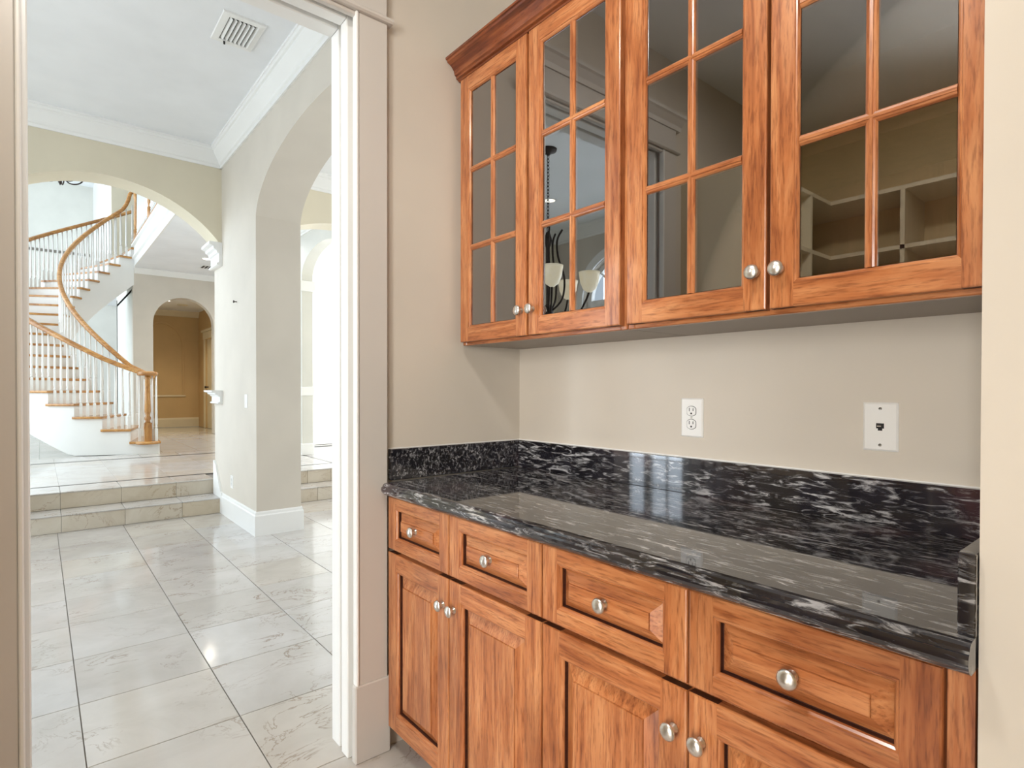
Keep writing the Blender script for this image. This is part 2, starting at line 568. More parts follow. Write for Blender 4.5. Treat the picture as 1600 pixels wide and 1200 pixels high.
# head
casing_part('head_jamb', (DX0 + 0.002, DX1 - 0.002, 1.776, 1.826, DH - 0.002, DH + 0.026))
casing_part('head_jamb', (DX0 - 0.002, DX1 + 0.002, 1.852, 1.915, DH + 0.002, DH + 0.026))
casing_part('head_casing', (DX0 - 0.03, DX1 + 0.03, 1.734, YD, DH - 0.006, 2.432))
b = new_bm()
prism(b, [(YD, 2.432), (1.722, 2.432), (1.716, 2.437), (1.716, 2.445), (1.722, 2.450), (YD, 2.450)], 'X', -0.158, 0.914)
finish(b, 'bead', 'casing', dc)
casing_part('frieze', (-0.142, 0.898, 1.733, YD, 2.450, 2.555))
b = new_bm()
prism(b, [(YD, 2.555), (1.728, 2.555), (1.722, 2.575), (1.700, 2.600), (1.690, 2.606), (1.690, 2.622), (YD, 2.622)], 'X', -0.175, 0.931)
finish(b, 'cap', 'casing', dc)

# ---- pantry shelving opposite (seen mirrored in the glass doors)
sh = thing('shelving_unit', 'cream open corner shelving opposite the counter', 'shelves', (-1.3, 1.4, 0))
for z in (0.35, 0.75, 1.12, 1.40, 1.68, 2.006, 2.327):
    b = new_bm()
    box(b, -1.55, -1.20, 0.60, 1.755, z - 0.022, z + 0.0)
    box(b, -1.1999, -0.2425, 1.3901, 1.755, z - 0.022, z + 0.0)
    finish(b, 'shelf', 'cream', sh)
for q in ((-1.55, -1.20, 1.016, 1.038), (-1.55, -1.20, 0.58, 0.5995), (-0.95, -0.928, 1.39, 1.755), (-0.242, -0.22, 1.39, 1.755)):
    b = new_bm()
    box(b, *q, 0, 2.304)
    finish(b, 'upright', 'cream', sh)

# ================================================================== SETTING: tiled floors
TX, TY = 0.4575, 0.4700
X0, Y0 = 0.112, 2.268
bm = new_bm()
box(bm, -3.74, 5.6, -1.75, 6.40, -0.12, -0.004)
floor = struct(bm, 'floor', 'grout', 'cream marble tile floor with thin dark joints', 'floor')
def tile_mesh(w, d, mat, name='tile', h=0.012, g=0.0018):
    b = new_bm()
    box(b, g, w - g, g, d - g, -h, 0.0, c=0.0012)
    o = finish(b, name, mat, base=(0, 0, 0))
    return o
first = tile_mesh(TX, TY, 'marble', 'floor_tile')
first.parent = floor
used = False
cells = []
for i in range(-4, 6):
    for j in range(-8, 8):
        x, y = X0 + i * TX, Y0 + j * TY
        if x < -1.9 or x > 2.6 or y < -1.2:
            continue
        cells.append((x, y))
for x, y in cells:
    if not used:
        first.location = (x, y, 0); used = True
    else:
        inst(first, (x, y, 0), floor)
# cut row against the step, and outlying field as one slab
bm = new_bm()
jl = 7
ycut = Y0 + 8 * TY
cut = None
for i in range(-4, 6):
    x = X0 + i * TX
    if cut is None:
        b = new_bm(); box(b, 0.0018, TX - 0.0018, 0.0018, 6.112 - ycut - 0.002, -0.012, 0.0, c=0.0012)
        cut = finish(b, 'floor_tile', 'marble', base=(0, 0, 0)); cut.parent = floor; cut.location = (x, ycut, 0)
    else:
        inst(cut, (x, ycut, 0), floor)
bm.free()
bm = new_bm()
box(bm, -3.74, X0 - 4 * TX - 0.002, 1.9, 6.40, -0.10, 0.0)
box(bm, X0 + 6 * TX + 0.002, 5.6, 1.9, 6.40, -0.10, 0.0)
o = finish(bm, 'tile_field', 'marble_far', floor)
o['kind'] = 'stuff'

# ---- two marble steps up to the foyer
Z1, Z2 = 0.149, 0.298
YS1, YS2 = 6.112, 6.42
bm = new_bm()
box(bm, -3.7, 5.5, YS1 + 0.012, YS2 + 0.02, 0.0, Z1 - 0.012)
box(bm, -3.7, 5.5, YS2 + 0.012, 6.9, 0.0, Z2 - 0.012)
steps = struct(bm, 'floor_steps', 'grout', 'two cream marble steps rising under the wide arch', 'steps')
def step_pieces(xs):
    for a, b_ in zip(xs[:-1], xs[1:]):
        for (ya, zb, zt, yb) in ((YS1, 0.0, Z1, YS2), (YS2, Z1, Z2, 6.815)):
            b = new_bm()
            box(b, a + 0.0012, b_ - 0.0012, ya, ya + 0.012, zb + 0.001, zt - 0.013, c=0.001)
            finish(b, 'riser_tile', 'marble_riser', steps)
            b = new_bm()
            box(b, a + 0.0012, b_ - 0.0012, ya - 0.006, yb - 0.002, zt - 0.012, zt, c=0.003)
            finish(b, 'tread_tile', 'marble', steps)
step_pieces([-1.236, -0.778, -0.32, 0.139, 0.586, 1.034, 1.372])
step_pieces([1.745, 2.02, 2.33, 2.60, 3.06, 3.50])

# ---- foyer floor
bm = new_bm()
box(bm, -4.3, 5.6, 6.82, 20.0, 0.10, Z2 - 0.006)
ffl = struct(bm, 'floor_foyer', 'marble_far', 'polished cream marble floor of the foyer around the stair', 'floor')
ft = tile_mesh(TX, TX, 'marble', 'floor_tile', h=0.006, g=0.0002)
ft.parent = ffl
cnt = 0
for i in range(-4, 6):
    for j in range(0, 5):
        x = X0 + 0.027 + i * TX; y = 6.84 + j * 0.4215
        if cnt == 0:
            ft.location = (x, y, Z2)
        else:
            inst(ft, (x, y, Z2), ffl)
        cnt += 1
ft.scale = (1, 0.4215 / TX, 1)
for ch in ffl.children:
    ch.scale = (1, 0.4215 / TX, 1)
for ys, wy in ((6.815, 0.045), (8.92, 0.075)):
    b = new_bm()
    box(b, -4.0, 5.5, ys, ys + wy, Z2 - 0.006, Z2 + 0.0006)
    finish(b, 'border_strip', 'strip', ffl)
b = new_bm()
box(b, 2.79, 2.812, 6.84, 12.0, Z2 - 0.006, Z2 + 0.0008)
finish(b, 'border_strip', 'strip', ffl)
# white landing slabs next to the second border
for i in range(-4, 6):
    b = new_bm()
    xa = 0.139 + i * TX
    box(b, xa + 0.004, xa + TX - 0.004, 9.0, 9.5, Z2 - 0.006, Z2 + 0.0004, c=0.001)
    finish(b, 'border_tile', 'marble', ffl)

# ================================================================== SETTING: dining room beyond the doorway
RC = 3.52
XW, XW2 = 1.375, 1.74
YF, YF2 = 6.08, 6.38
bm = new_bm()
wall_arch(bm, 'X', XW, XW2, 1.90, YF2, 0, RC, [(2.27, 4.95, 0, ellipse_head(3.61, 1.345, 2.60, 0.48))], 0, 0)
struct(bm, 'wall_arcade', 'wall', 'pale wall with a tall wide arch right of the marble steps', 'wall')
bm = new_bm()
wall_arch(bm, 'Y', YF, YF2, -3.74, XW, 0, RC, [(-0.475, XW, 0, circle_head(0.45, 1.14, 3.075))], 0, 0, False)
struct(bm, 'wall_far', 'wall_tan', 'tan wall with a low wide arch over the marble steps', 'wall')
bm = new_bm()
wall_arch(bm, 'Y', YF, YF2, XW2, 5.6, 0, RC, [(1.80, 3.60, 0, ellipse_head(2.70, 0.905, 2.62, 0.42))], 0, 0)
struct(bm, 'wall_far_side', 'wall_tan', 'tan wall seen through the tall side arch', 'wall')
WIN = [(2.32, 3.58), (4.30, 5.56)]
bm = new_bm()
wall_arch(bm, 'X', -3.74, -3.54, 1.90, YF2, 0, RC, [(a, b_, 0.02, ellipse_head((a + b_) / 2, 0.632, 2.44, 0.60)) for a, b_ in WIN])
struct(bm, 'wall_left', 'wall', 'beige wall with arched glazed doors to the outside', 'wall')
bm = new_bm()
box(bm, -3.74, 5.6, 1.76, YF2, RC, RC + 0.1)
struct(bm, 'ceiling', 'ceil', 'flat white ceiling of the tiled room', 'ceiling')
bm = new_bm()
wall_arch(bm, 'X', 5.45, 5.6, 1.90, YF2, 0, RC, [(2.4, 5.0, 0.5, flat_head(3.1))])
struct(bm, 'wall_side_room', 'wall')
bm = new_bm()
box(bm, XW2, 5.6, 1.76, 1.90, 0, RC)
struct(bm, 'wall_side_room_near', 'wall')

# arched glazed doors in the left wall
for n_, (a, b_) in enumerate(WIN):
    c0 = (a + b_) / 2
    bm = new_bm()
    def ring(rad, zs, k):
        pts = [(c0 - rad, 0.02)]
        for i in range(21):
            th = PI - PI * i / 20
            pts.append((c0 + rad * math.cos(th), zs + (rad - 0.03) * math.sin(th)))
        pts.append((c0 + rad, 0.02))
        return pts
    o1, i1 = ring(0.63, 2.44, 0), ring(0.56, 2.44, 0)
    for (p, q, r_, s) in zip(o1[:-1], o1[1:], i1[:-1], i1[1:]):
        for xx in (-3.68, -3.62):
            quad(bm, [(xx, *p), (xx, *q), (xx, *s), (xx, *r_)])
        quad(bm, [(-3.68, *r_), (-3.68, *s), (-3.62, *s), (-3.62, *r_)])
    box(bm, -3.68, -3.62, a, b_, 2.36, 2.46)
    box(bm, -3.68, -3.62, c0 - 0.06, c0 + 0.06, 0.02, 2.4)
    box(bm, -3.68, -3.62, a, b_, 0.02, 0.25)
    wn = struct(bm, 'window_%d' % (n_ + 1), 'white', 'tall white arched glazed door with a fan light', 'window')
    for yy in (c0 - 0.31, c0 + 0.31):
        b = new_bm(); box(b, -3.665, -3.635, yy - 0.012, yy + 0.012, 0.25, 2.36); finish(b, 'muntin', 'white', wn)
    for zz in (0.67, 1.09, 1.51, 1.94):
        b = new_bm(); box(b, -3.665, -3.635, a + 0.05, b_ - 0.05, zz - 0.012, zz + 0.012); finish(b, 'muntin', 'white', wn)
    for th in (PI / 4, PI / 2, 3 * PI / 4):
        b = new_bm()
        sweep(b, [(-3.65, c0, 2.46), (-3.65, c0 + 0.56 * math.cos(th), 2.46 + 0.53 * math.sin(th))], [(-0.012, -0.012), (0.012, -0.012), (0.012, 0.012), (-0.012, 0.012)], smooth=False, up=Vector((1, 0, 0)))
        finish(b, 'muntin', 'white', wn)
    # raised casing on the wall
    b = new_bm()
    oo, ii = ring(0.75, 2.44, 0), ring(0.64, 2.44, 0)
    for (p, q, r_, s) in zip(oo[:-1], oo[1:], ii[:-1], ii[1:]):
        quad(b, [(-3.51, *p), (-3.51, *q), (-3.51, *s), (-3.51, *r_)])
        quad(b, [(-3.51, *p), (-3.51, *q), (-3.545, *q), (-3.545, *p)])
        quad(b, [(-3.51, *r_), (-3.51, *s), (-3.545, *s), (-3.545, *r_)])
    finish(b, 'casing', 'white', wn)

# crown mouldings
def crown_prof(sgn, w, top, proj=0.115, drop=0.17):
    # (u, z) profile; w = wall plane coordinate, sgn = direction into the room
    pts = [(0, drop), (0.014, drop), (0.018, drop - 0.022), (0.030, drop - 0.030), (0.036, drop - 0.045), (0.060, drop - 0.078),
           (0.086, drop - 0.112), (0.090, drop - 0.126), (0.102, drop - 0.132), (0.108, drop - 0.150), (proj, drop - 0.152), (proj, 0), (0, 0)]
    return [(w + sgn * a, top - d) for a, d in pts]
n_tr = [2]
def crown(axis, w, sgn, a0, a1, top, label, **kw):
    b = new_bm()
    prism(b, crown_prof(sgn, w, top, **kw), axis, a0, a1)
    o = struct(b, 'trim_%d' % n_tr[0], 'white', label, 'crown moulding')
    n_tr[0] += 1
    return o
crown('Y', XW, -1, 1.90, YF, RC, 'white crown moulding above the tall side arch')
crown('X', YF, -1, -3.54, XW, RC, 'white crown moulding above the wide tan arch')
crown('Y', -3.54, 1, 1.90, YF, RC, 'white crown moulding above the arched glazed doors')
crown('X', 1.90, 1, -3.54, XW, RC, 'white crown moulding above the dining side of the doorway')
crown('X', YF, -1, XW2, 5.45, RC, 'white crown moulding on the tan wall behind the side arch')

# baseboards
def base_prof(w, sgn, h=0.20, z=0.0):
    return [(w, z), (w + sgn * 0.018, z), (w + sgn * 0.018, z + h - 0.035), (w + sgn * 0.012, z + h - 0.025), (w + sgn * 0.010, z + h - 0.008), (w + sgn * 0.006, z + h), (w, z + h)]
b = new_bm()
bp = [(w_, z_) for w_, z_ in base_prof(0.0, 1)]
loft(b, [[(XW - d_, 6.059, z_) for d_, z_ in bp], [(XW - d_, 4.95 - d_, z_) for d_, z_ in bp], [(XW2 + d_, 4.95 - d_, z_) for d_, z_ in bp], [(XW2 + d_, YF, z_) for d_, z_ in bp]], 0, True, True, True)
struct(b, 'baseboard_arcade', 'white', 'white baseboard around the pillar foot beside the steps', 'baseboard')
b = new_bm()
loft(b, [[(XW - x_, yy, zz) for yy, zz in ((6.06, 0.0), (6.06, 0.20), (6.10, 0.21), (6.30, 0.46), (6.36, 0.49), (6.385, 0.49), (6.385, 0.0))] for x_ in (0.018, 0.0)], 0, True, True, True)
struct(b, 'baseboard_rake', 'white', 'white baseboard piece raking up beside the marble steps', 'baseboard')
b = new_bm()
prism(b, base_prof(XW, -1), 'Y', 1.9, 2.27)
struct(b, 'baseboard_near', 'white')
b = new_bm()
prism(b, base_prof(1.90, 1), 'X', -3.54, -0.15)
prism(b, base_prof(YF, -1), 'X', -3.54, -0.475)
struct(b, 'baseboard_left', 'white')

# capital and chair-rail return at the arch impost
def impost(name, z0, z1, depth, label):
    b = new_bm()
    h = z1 - z0
    prof = [(0.0, 0.0), (0.30 * depth, 0.0), (0.42 * depth, 0.03 * h), (0.42 * depth, 0.10 * h), (0.26 * depth, 0.16 * h), (0.26 * depth, 0.52 * h), (0.40 * depth, 0.56 * h), (0.46 * depth, 0.66 * h), (0.66 * depth, 0.72 * h), (0.70 * depth, 0.82 * h), (0.90 * depth, 0.86 * h), (depth, 0.89 * h), (depth, h), (0.0, h)]
    prism(b, [(XW - a, z0 + zz) for a, zz in prof], 'Y', YF - 0.02, YF2 + 0.02)
    o = struct(b, name, 'white', label, 'moulding')
    return o
impost('trim_%d' % n_tr[0], 2.41, 2.635, 0.115, 'white capital block at the spring of the wide arch'); n_tr[0] += 1
impost('trim_%d' % n_tr[0], 1.068, 1.20, 0.098, 'small white chair rail block on the pillar edge'); n_tr[0] += 1
# thin white bead on the intrados edge of the arch to the left
b = new_bm()
prism(b, [(-0.475 + a, z_) for a, z_ in ((0, 2.41), (0.05, 2.41), (0.06, 2.55), (0.11, 2.60), (0.11, 2.635), (0, 2.635))], 'Y', YF - 0.02, YF2 + 0.02)
struct(b, 'trim_%d' % n_tr[0], 'white'); n_tr[0] += 1

# ceiling vent
vt = thing('ceiling_vent', 'white louvred air vent in the ceiling near the crown moulding', 'vent', (1.0, 3.97, RC))
b = new_bm()
vx0, vx1, vy0, vy1 = 0.872, 1.124, 3.787, 4.147
def vring(i_, z_):
    return [(vx0 + i_, vy0 + i_, z_), (vx1 - i_, vy0 + i_, z_), (vx1 - i_, vy1 - i_, z_), (vx0 + i_, vy1 - i_, z_)]
loft(b, [vring(0, RC - 0.0005), vring(0.004, RC - 0.010), vring(0.038, RC - 0.013), vring(0.043, RC - 0.010), vring(0.043, RC - 0.0005)])
finish(b, 'frame', 'white', vt)
b = new_bm()
box(b, vx0 + 0.03, vx1 - 0.03, vy0 + 0.03, vy1 - 0.03, RC - 0.002, RC - 0.0005)
finish(b, 'duct', 'dark', vt)
for i in range(7):
    xx = vx0 + 0.055 + i * (vx1 - vx0 - 0.10) / 6
    b = new_bm()
    loft(b, [[(xx - 0.006, yy, RC - 0.002), (xx - 0.004, yy, RC - 0.002), (xx + 0.010, yy, RC - 0.016), (xx + 0.008, yy, RC - 0.017)] for yy in (vy0 + 0.05, vy1 - 0.05)], 0, True, True, True)
    finish(b, 'slat', 'white', vt)
b = new_bm()
lathe(b, [(0.0, 0), (0.006, -0.002), (0.006, -0.02), (0.0, -0.024)], 8, (0.95, vy1 - 0.03, RC - 0.01))
finish(b, 'lever', 'dark', vt)

# recessed lamp and chandelier (dining room, mirrored in the glass)
def recessed(x, y, z, label, power, col=(1, 0.9, 0.75), r=0.075, spread=120):
    t_ = thing('recessed_lamp', label, 'lamp', (x, y, z), 'recessed ceiling lamps')
    b = new_bm()
    lathe(b, [(r + 0.022, 0.0), (r + 0.022, -0.006), (r, -0.008), (r, 0.0)], 24, (x, y, z))
    finish(b, 'ring', 'white', t_)
    b = new_bm()
    lathe(b, [(0.0, -0.0015), (r - 0.002, -0.0015), (r - 0.002, -0.003), (0.0, -0.003)], 24, (x, y, z))
    finish(b, 'bulb', 'glow', t_)
    if power:
        l_ = bpy.data.lights.new('recessed_lamp_light', 'AREA')
        l_.shape = 'DISK'; l_.size = r * 2; l_.energy = power; l_.color = col; l_.spread = math.radians(spread)
        q = bpy.data.objects.new('recessed_lamp_light', l_)
        COL.objects.link(q); q.location = (x, y, z - 0.012)
    return t_
recessed(-2.40, 5.07, RC, 'round recessed lamp in the ceiling near the chandelier', 6)

def chandelier(name, label, cx, cy, ztop, zbody, scale, narms, shades, links):
    t_ = thing(name, label, 'chandelier', (cx, cy, ztop))
    b = new_bm()
    lathe(b, [(0.0, 0), (0.085, 0), (0.08, -0.02), (0.03, -0.04), (0.012, -0.06), (0.0, -0.06)], 20, (cx, cy, ztop))
    finish(b, 'canopy', 'iron', t_)
    z = ztop - 0.06
    pitch = (ztop - 0.06 - zbody) / links
    for i in range(links):
        b = new_bm()
        pts = []
        for k in range(13):
            a = 2 * PI * k / 12
            u = 0.012 * math.cos(a)
            w = (pitch * 0.62) * math.sin(a)
            pts.append((cx + (u if i % 2 else 0), cy + (0 if i % 2 else u), z - pitch * (i + 0.5) + w))
        sweep(b, pts, circ(0.0035, 5), up=Vector((0, 1, 0)) if i % 2 else Vector((1, 0, 0)))
        finish(b, 'chain_link', 'iron', t_)
    b = new_bm()
    s = scale
    lathe(b, [(0.0, 0.0), (0.02 * s, -0.02 * s), (0.045 * s, -0.10 * s), (0.02 * s, -0.16 * s), (0.016 * s, -0.70 * s), (0.05 * s, -0.76 * s), (0.06 * s, -0.82 * s), (0.02 * s, -0.88 * s), (0.026 * s, -0.92 * s), (0.0, -0.97 * s)], 14, (cx, cy, zbody))
    finish(b, 'stem', 'iron', t_)
    for i in range(narms):
        a = 2 * PI * i / narms + 0.35
        ca, sa = math.cos(a), math.sin(a)
        b = new_bm()
        prof = [(0.02, -0.80), (0.12, -0.90), (0.26, -0.86), (0.36, -0.70), (0.40, -0.60)]
        cage = [(0.03, -0.78), (0.14, -0.66), (0.16, -0.46), (0.10, -0.26), (0.09, -0.10), (0.14, 0.0)]
        for pr_ in (prof, cage):
            pts = []
            for q in range(len(pr_) - 1):
                for k in range(5):
                    f_ = k / 5
                    p0, p1, p2, p3 = (pr_[max(q - 1, 0)], pr_[q], pr_[q + 1], pr_[min(q + 2, len(pr_) - 1)])
                    def cr(i_):
                        return 0.5 * ((2 * p1[i_]) + (-p0[i_] + p2[i_]) * f_ + (2 * p0[i_] - 5 * p1[i_] + 4 * p2[i_] - p3[i_]) * f_ * f_ + (-p0[i_] + 3 * p1[i_] - 3 * p2[i_] + p3[i_]) * f_ ** 3)
                    pts.append((cr(0), cr(1)))
            pts.append(pr_[-1])
            sweep(b, [(cx + ca * r_ * s, cy + sa * r_ * s, zbody + z_ * s) for r_, z_ in pts], circ(0.010 * s, 6), up=Vector((-sa, ca, 0)))
        arm = finish(b, 'arm', 'iron', t_)
        if shades:
            b = new_bm()
            lathe(b, [(0.018 * s, -0.61 * s), (0.06 * s, -0.58 * s), (0.085 * s, -0.52 * s), (0.098 * s, -0.44 * s), (0.102 * s, -0.42 * s), (0.094 * s, -0.44 * s), (0.078 * s, -0.52 * s), (0.0, -0.57 * s)], 18, (cx + ca * 0.40 * s, cy + sa * 0.40 * s, zbody))
            finish(b, 'shade', 'shade', arm)
        else:
            b = new_bm()
            lathe(b, [(0.012 * s, -0.60 * s), (0.035 * s, -0.58 * s), (0.012 * s, -0.56 * s), (0.012 * s, -0.42 * s), (0.0, -0.36 * s)], 10, (cx + ca * 0.40 * s, cy + sa * 0.40 * s, zbody))
            finish(b, 'candle', 'shade', arm)
    return t_
chandelier('chandelier', 'dark iron chandelier with cream glass shades on a long chain', -1.37, 4.0, RC, 2.74, 1.0, 5, True, 22)

# switch, outlet and nail on the arcade wall
def wall_plate(name, label, cat, axis, w, sgn, u, z, wd, ht, detail):
    t_ = thing(name, label, cat, (w, u, z) if axis == 'X' else (u, w, z))
    b = new_bm()
    d = 0.006
    def R(iu, iz, dd):
        return [(w + sgn * dd, u + a * (wd / 2 - iu), z + c_ * (ht / 2 - iz)) for a, c_ in ((-1, -1), (1, -1), (1, 1), (-1, 1))]
    loft(b, [R(0, 0, 0), R(0, 0, d * 0.45), R(0.004, 0.004, d), R(0.006, 0.006, d)], 0, True, False, True)
    finish(b, 'cover', 'plate', t_)
    def bx(nm, mat, u0, u1, z0, z1, dd, d0=0.0, parent=t_, c=0.0):
        q = new_bm()
        xa, xb = sorted((w + sgn * d0, w + sgn * dd))
        box(q, xa, xb, u + u0, u + u1, z + z0, z + z1, c=c)
        return finish(q, nm, mat, parent)
    if detail == 'outlet':
        for zc in (0.0195, -0.0195):
            q = new_bm()
            pts = []
            for k in range(28):
                a = 2 * PI * k / 28
                yy = max(-0.0145, min(0.0145, 0.0172 * math.cos(a)))
                pts.append((yy, 0.0142 * math.sin(a)))
            rim = [[(w + sgn * 0.0061, u + p * 1.09, z + zc + q_ * 1.09) for p, q_ in pts], [(w + sgn * 0.0064, u + p * 1.09, z + zc + q_ * 1.09) for p, q_ in pts]]
            loft(q, rim, 0, True, True, True)
            finish(q, 'receptacle_gap', 'dark', t_)
            q = new_bm()
            loft(q, [[(w + sgn * 0.005, u + p, z + zc + q_) for p, q_ in pts], [(w + sgn * 0.0075, u + p, z + zc + q_) for p, q_ in pts]], 0, True, True, True)
            fc = finish(q, 'receptacle', 'plate', t_)
            bx('slot', 'dark', -0.0075, -0.0052, zc + 0.0005, zc + 0.0085, 0.0078, 0.0070, fc)
            bx('slot', 'dark', 0.0052, 0.0075, zc - 0.0005, zc + 0.0095, 0.0078, 0.0070, fc)
            bx('slot', 'dark', -0.0026, 0.0026, zc - 0.0095, zc - 0.0045, 0.0078, 0.0070, fc)
        q = new_bm(); lathe(q, [(0, 0.006), (0.003, 0.006), (0.0025, 0.0075), (0, 0.0078)], 10, (w, u, z), 'X') if sgn > 0 else lathe(q, [(0, -0.006), (0.003, -0.006), (0.0025, -0.0075), (0, -0.0078)], 10, (w, u, z), 'X')
        finish(q, 'screw', 'nickel', t_)
    elif detail == 'jack':
        bx('jack', 'dark', -0.008, 0.008, -0.004, 0.008, 0.0064, 0.0055)
        bx('jack', 'dark', -0.0045, 0.0045, -0.009, -0.003, 0.0064, 0.0055)
        bx('jack_tab', 'nickel', -0.002, 0.006, 0.000, 0.0025, 0.0068, 0.0060)
        for zz in (0.042, -0.042):
            q = new_bm(); lathe(q, [(0, sgn * 0.006), (0.0036, sgn * 0.006), (0.003, sgn * 0.0075), (0, sgn * 0.008)], 12, (w, u, z + zz), 'X')
            sc_ = finish(q, 'screw', 'nickel', t_)
            bx('screw_slot', 'dark', -0.0028, 0.0028, zz - 0.0005, zz + 0.0005, 0.0083, 0.0075, sc_)
    else:
        bx('rocker', 'plate', -0.016, 0.016, -0.032, 0.032, 0.0085, 0.005, c=0.002)
    return t_
wall_plate('light_switch', 'white light switch on the pillar left of the tall arch', 'switch', 'X', XW, -1, 5.24, 1.11, 0.075, 0.118, 'switch')
wall_plate('wall_outlet', 'white outlet low on the pillar above the baseboard', 'outlet', 'X', XW, -1, 5.72, 0.35, 0.075, 0.118, 'outlet')
b = new_bm()
lathe(b, [(0.0, 0.0), (0.004, 0.0), (0.004, -0.02), (0.012, -0.022), (0.012, -0.03), (0.0, -0.03)], 8, (XW, 5.54, 2.0), 'X')
tag(finish(b, 'wall_hook', 'iron', base=(XW, 5.54, 2.0)), 'small dark hook high on the pillar wall', 'hook')

# ================================================================== SETTING: side entry (bright, through the tall arch)
bm = new_bm()
wall_arch(bm, 'X', 2.78, 2.93, YF2, 9.4, Z2, 3.48, [(6.42, 7.86, Z2, ellipse_head(7.14, 0.725, 2.74, 0.36))])
struct(bm, 'wall_entry', 'wall_foyer', 'bright wall with an arch to the entry', 'wall')
bm = new_bm()
wall_arch(bm, 'X', 5.45, 5.6, YF2, 12.75, Z2, 3.48, [(6.5, 8.9, Z2 + 0.02, flat_head(3.1))])
struct(bm, 'wall_entry_front', 'white')
bm = new_bm()
box(bm, 2.93, 5.6, 9.25, 9.4, Z2, 3.48)
struct(bm, 'wall_entry_side', 'white')
crown('Y', 2.78, -1, YF2, 9.4, 3.48, 'white crown moulding over the bright entry arch')
b = new_bm()
for (z0, z1, d) in ((2.56, 2.70, 0.03), (1.12, 1.24, 0.02), (Z2, Z2 + 0.16, 0.016)):
    box(b, 2.78 - d, 2.93 + d, 7.86 - d, 7.86 + 0.05, z0, z1, c=0.006)
struct(b, 'trim_%d' % n_tr[0], 'white', 'white mouldings on the entry arch pier', 'moulding'); n_tr[0] += 1

# ================================================================== SETTING: foyer, gallery and rear hall
FC = 6.6
bm = new_bm()
box(bm, -4.3, 5.6, 19.0, 19.2, Z2, FC)
struct(bm, 'wall_foyer_back', 'wall_foyer', 'pale high wall behind the curved stair', 'wall')
bm = new_bm()
wall_arch(bm, 'X', -4.3, -4.1, YF2, 19.0, Z2, FC, [(7.0, 18.2, 0.6, flat_head(5.8))])
struct(bm, 'wall_foyer_left', 'wall_foyer')
bm = new_bm()
box(bm, -4.3, 5.6, YF2 - 0.3, 19.2, FC, FC + 0.1)
struct(bm, 'ceiling_foyer', 'ceil')
bm = new_bm()
box(bm, -4.3, 5.6, YF, YF2, RC, FC)
struct(bm, 'wall_foyer_front', 'wall_foyer')
bm = new_bm()
box(bm, 5.45, 5.6, YF2, 19.0, 3.48, FC)
struct(bm, 'wall_gallery_right', 'wall_foyer')
# second floor slab with fascia
XG = 1.385
bm = new_bm()
box(bm, XG, 5.6, YF2, 19.0, 3.48, 3.85)
slab = struct(bm, 'ceiling_gallery', 'ceil', 'white ceiling under the upper gallery', 'ceiling')
b = new_bm()
prism(b, [(XG, 3.48), (XG - 0.018, 3.48), (XG - 0.018, 3.60), (XG - 0.05, 3.62), (XG - 0.05, 3.66), (XG - 0.022, 3.69), (XG - 0.022, 3.84), (XG - 0.06, 3.85), (XG - 0.06, 3.885), (XG, 3.885)], 'Y', YF2, 12.62)
finish(b, 'fascia', 'white', slab)
b = new_bm()
box(b, XG - 0.065, XG + 0.10, YF2, 12.62, 3.885, 3.905, c=0.006)
finish(b, 'nosing', 'oak', slab)
# upper gallery wall behind
bm = new_bm()
box(bm, 1.14, 5.6, 14.0, 14.2, 3.85, FC)
struct(bm, 'wall_gallery', 'wall_tan', 'tan upper wall beside the top of the stair', 'wall')
bm = new_bm()
box(bm, 1.14, 1.26, 14.2, 19.0, 3.85, FC)
struct(bm, 'wall_gallery_return', 'white', 'bright narrow return wall above the stair', 'wall')
bm = new_bm()
box(bm, -4.1, 1.14, 18.96, 19.0, 4.74, 4.80)
struct(bm, 'trim_%d' % n_tr[0], 'grout', 'thin chair rail line on the wall behind the stair', 'moulding'); n_tr[0] += 1
bm = new_bm()
box(bm, 1.78, 1.92, 18.94, 19.0, Z2, 3.48)
struct(bm, 'trim_%d' % n_tr[0], 'white', 'white upright trim on the wall under the stair', 'moulding'); n_tr[0] += 1

# hall wall with round arch
HY, HY2 = 12.75, 12.95
HC, HR = 2.205, 0.525
bm = new_bm()
def hall_head(u):
    return 2.47 + math.sqrt(max(0.0, HR * HR - (u - HC) ** 2))
wall_arch(bm, 'Y', HY, HY2, 1.36, 5.5, Z2, 3.48, [(HC - HR, HC + HR, Z2, hall_head)])
struct(bm, 'wall_hall', 'wall', 'beige wall with the round arch into the rear hall', 'wall')
bm = new_bm()
box(bm, 1.36, 1.48, HY2, 15.7, Z2, 3.479)
struct(bm, 'wall_hall_left', 'wall_foyer')
b = new_bm()
prism(b, [(HY, 3.48), (HY - 0.075, 3.48), (HY - 0.075, 3.46), (HY - 0.03, 3.40), (HY - 0.012, 3.375), (HY, 3.375)], 'X', XG, 5.4)
struct(b, 'trim_%d' % n_tr[0], 'white', 'thin white crown moulding above the hall arch', 'crown moulding'); n_tr[0] += 1
HB = 15.5
bm = new_bm()
box(bm, 1.36, 4.2, HB, HB + 0.15, Z2, 3.2)
hb = struct(bm, 'wall_hall_back', 'hall_tan', 'tan hall wall with an arched niche outline', 'wall')
bm = new_bm()
box(bm, 1.36, 4.2, HY2, HB, 3.05, 3.10)
struct(bm, 'ceiling_hall', 'ceil')
bm = new_bm()
wall_arch(bm, 'X', 2.98, 3.10, HY2, HB, Z2, 3.06, [(13.95, 14.75, Z2, flat_head(2.35))])
struct(bm, 'wall_hall_right', 'hall_tan', 'tan hall wall with a cased doorway', 'wall')
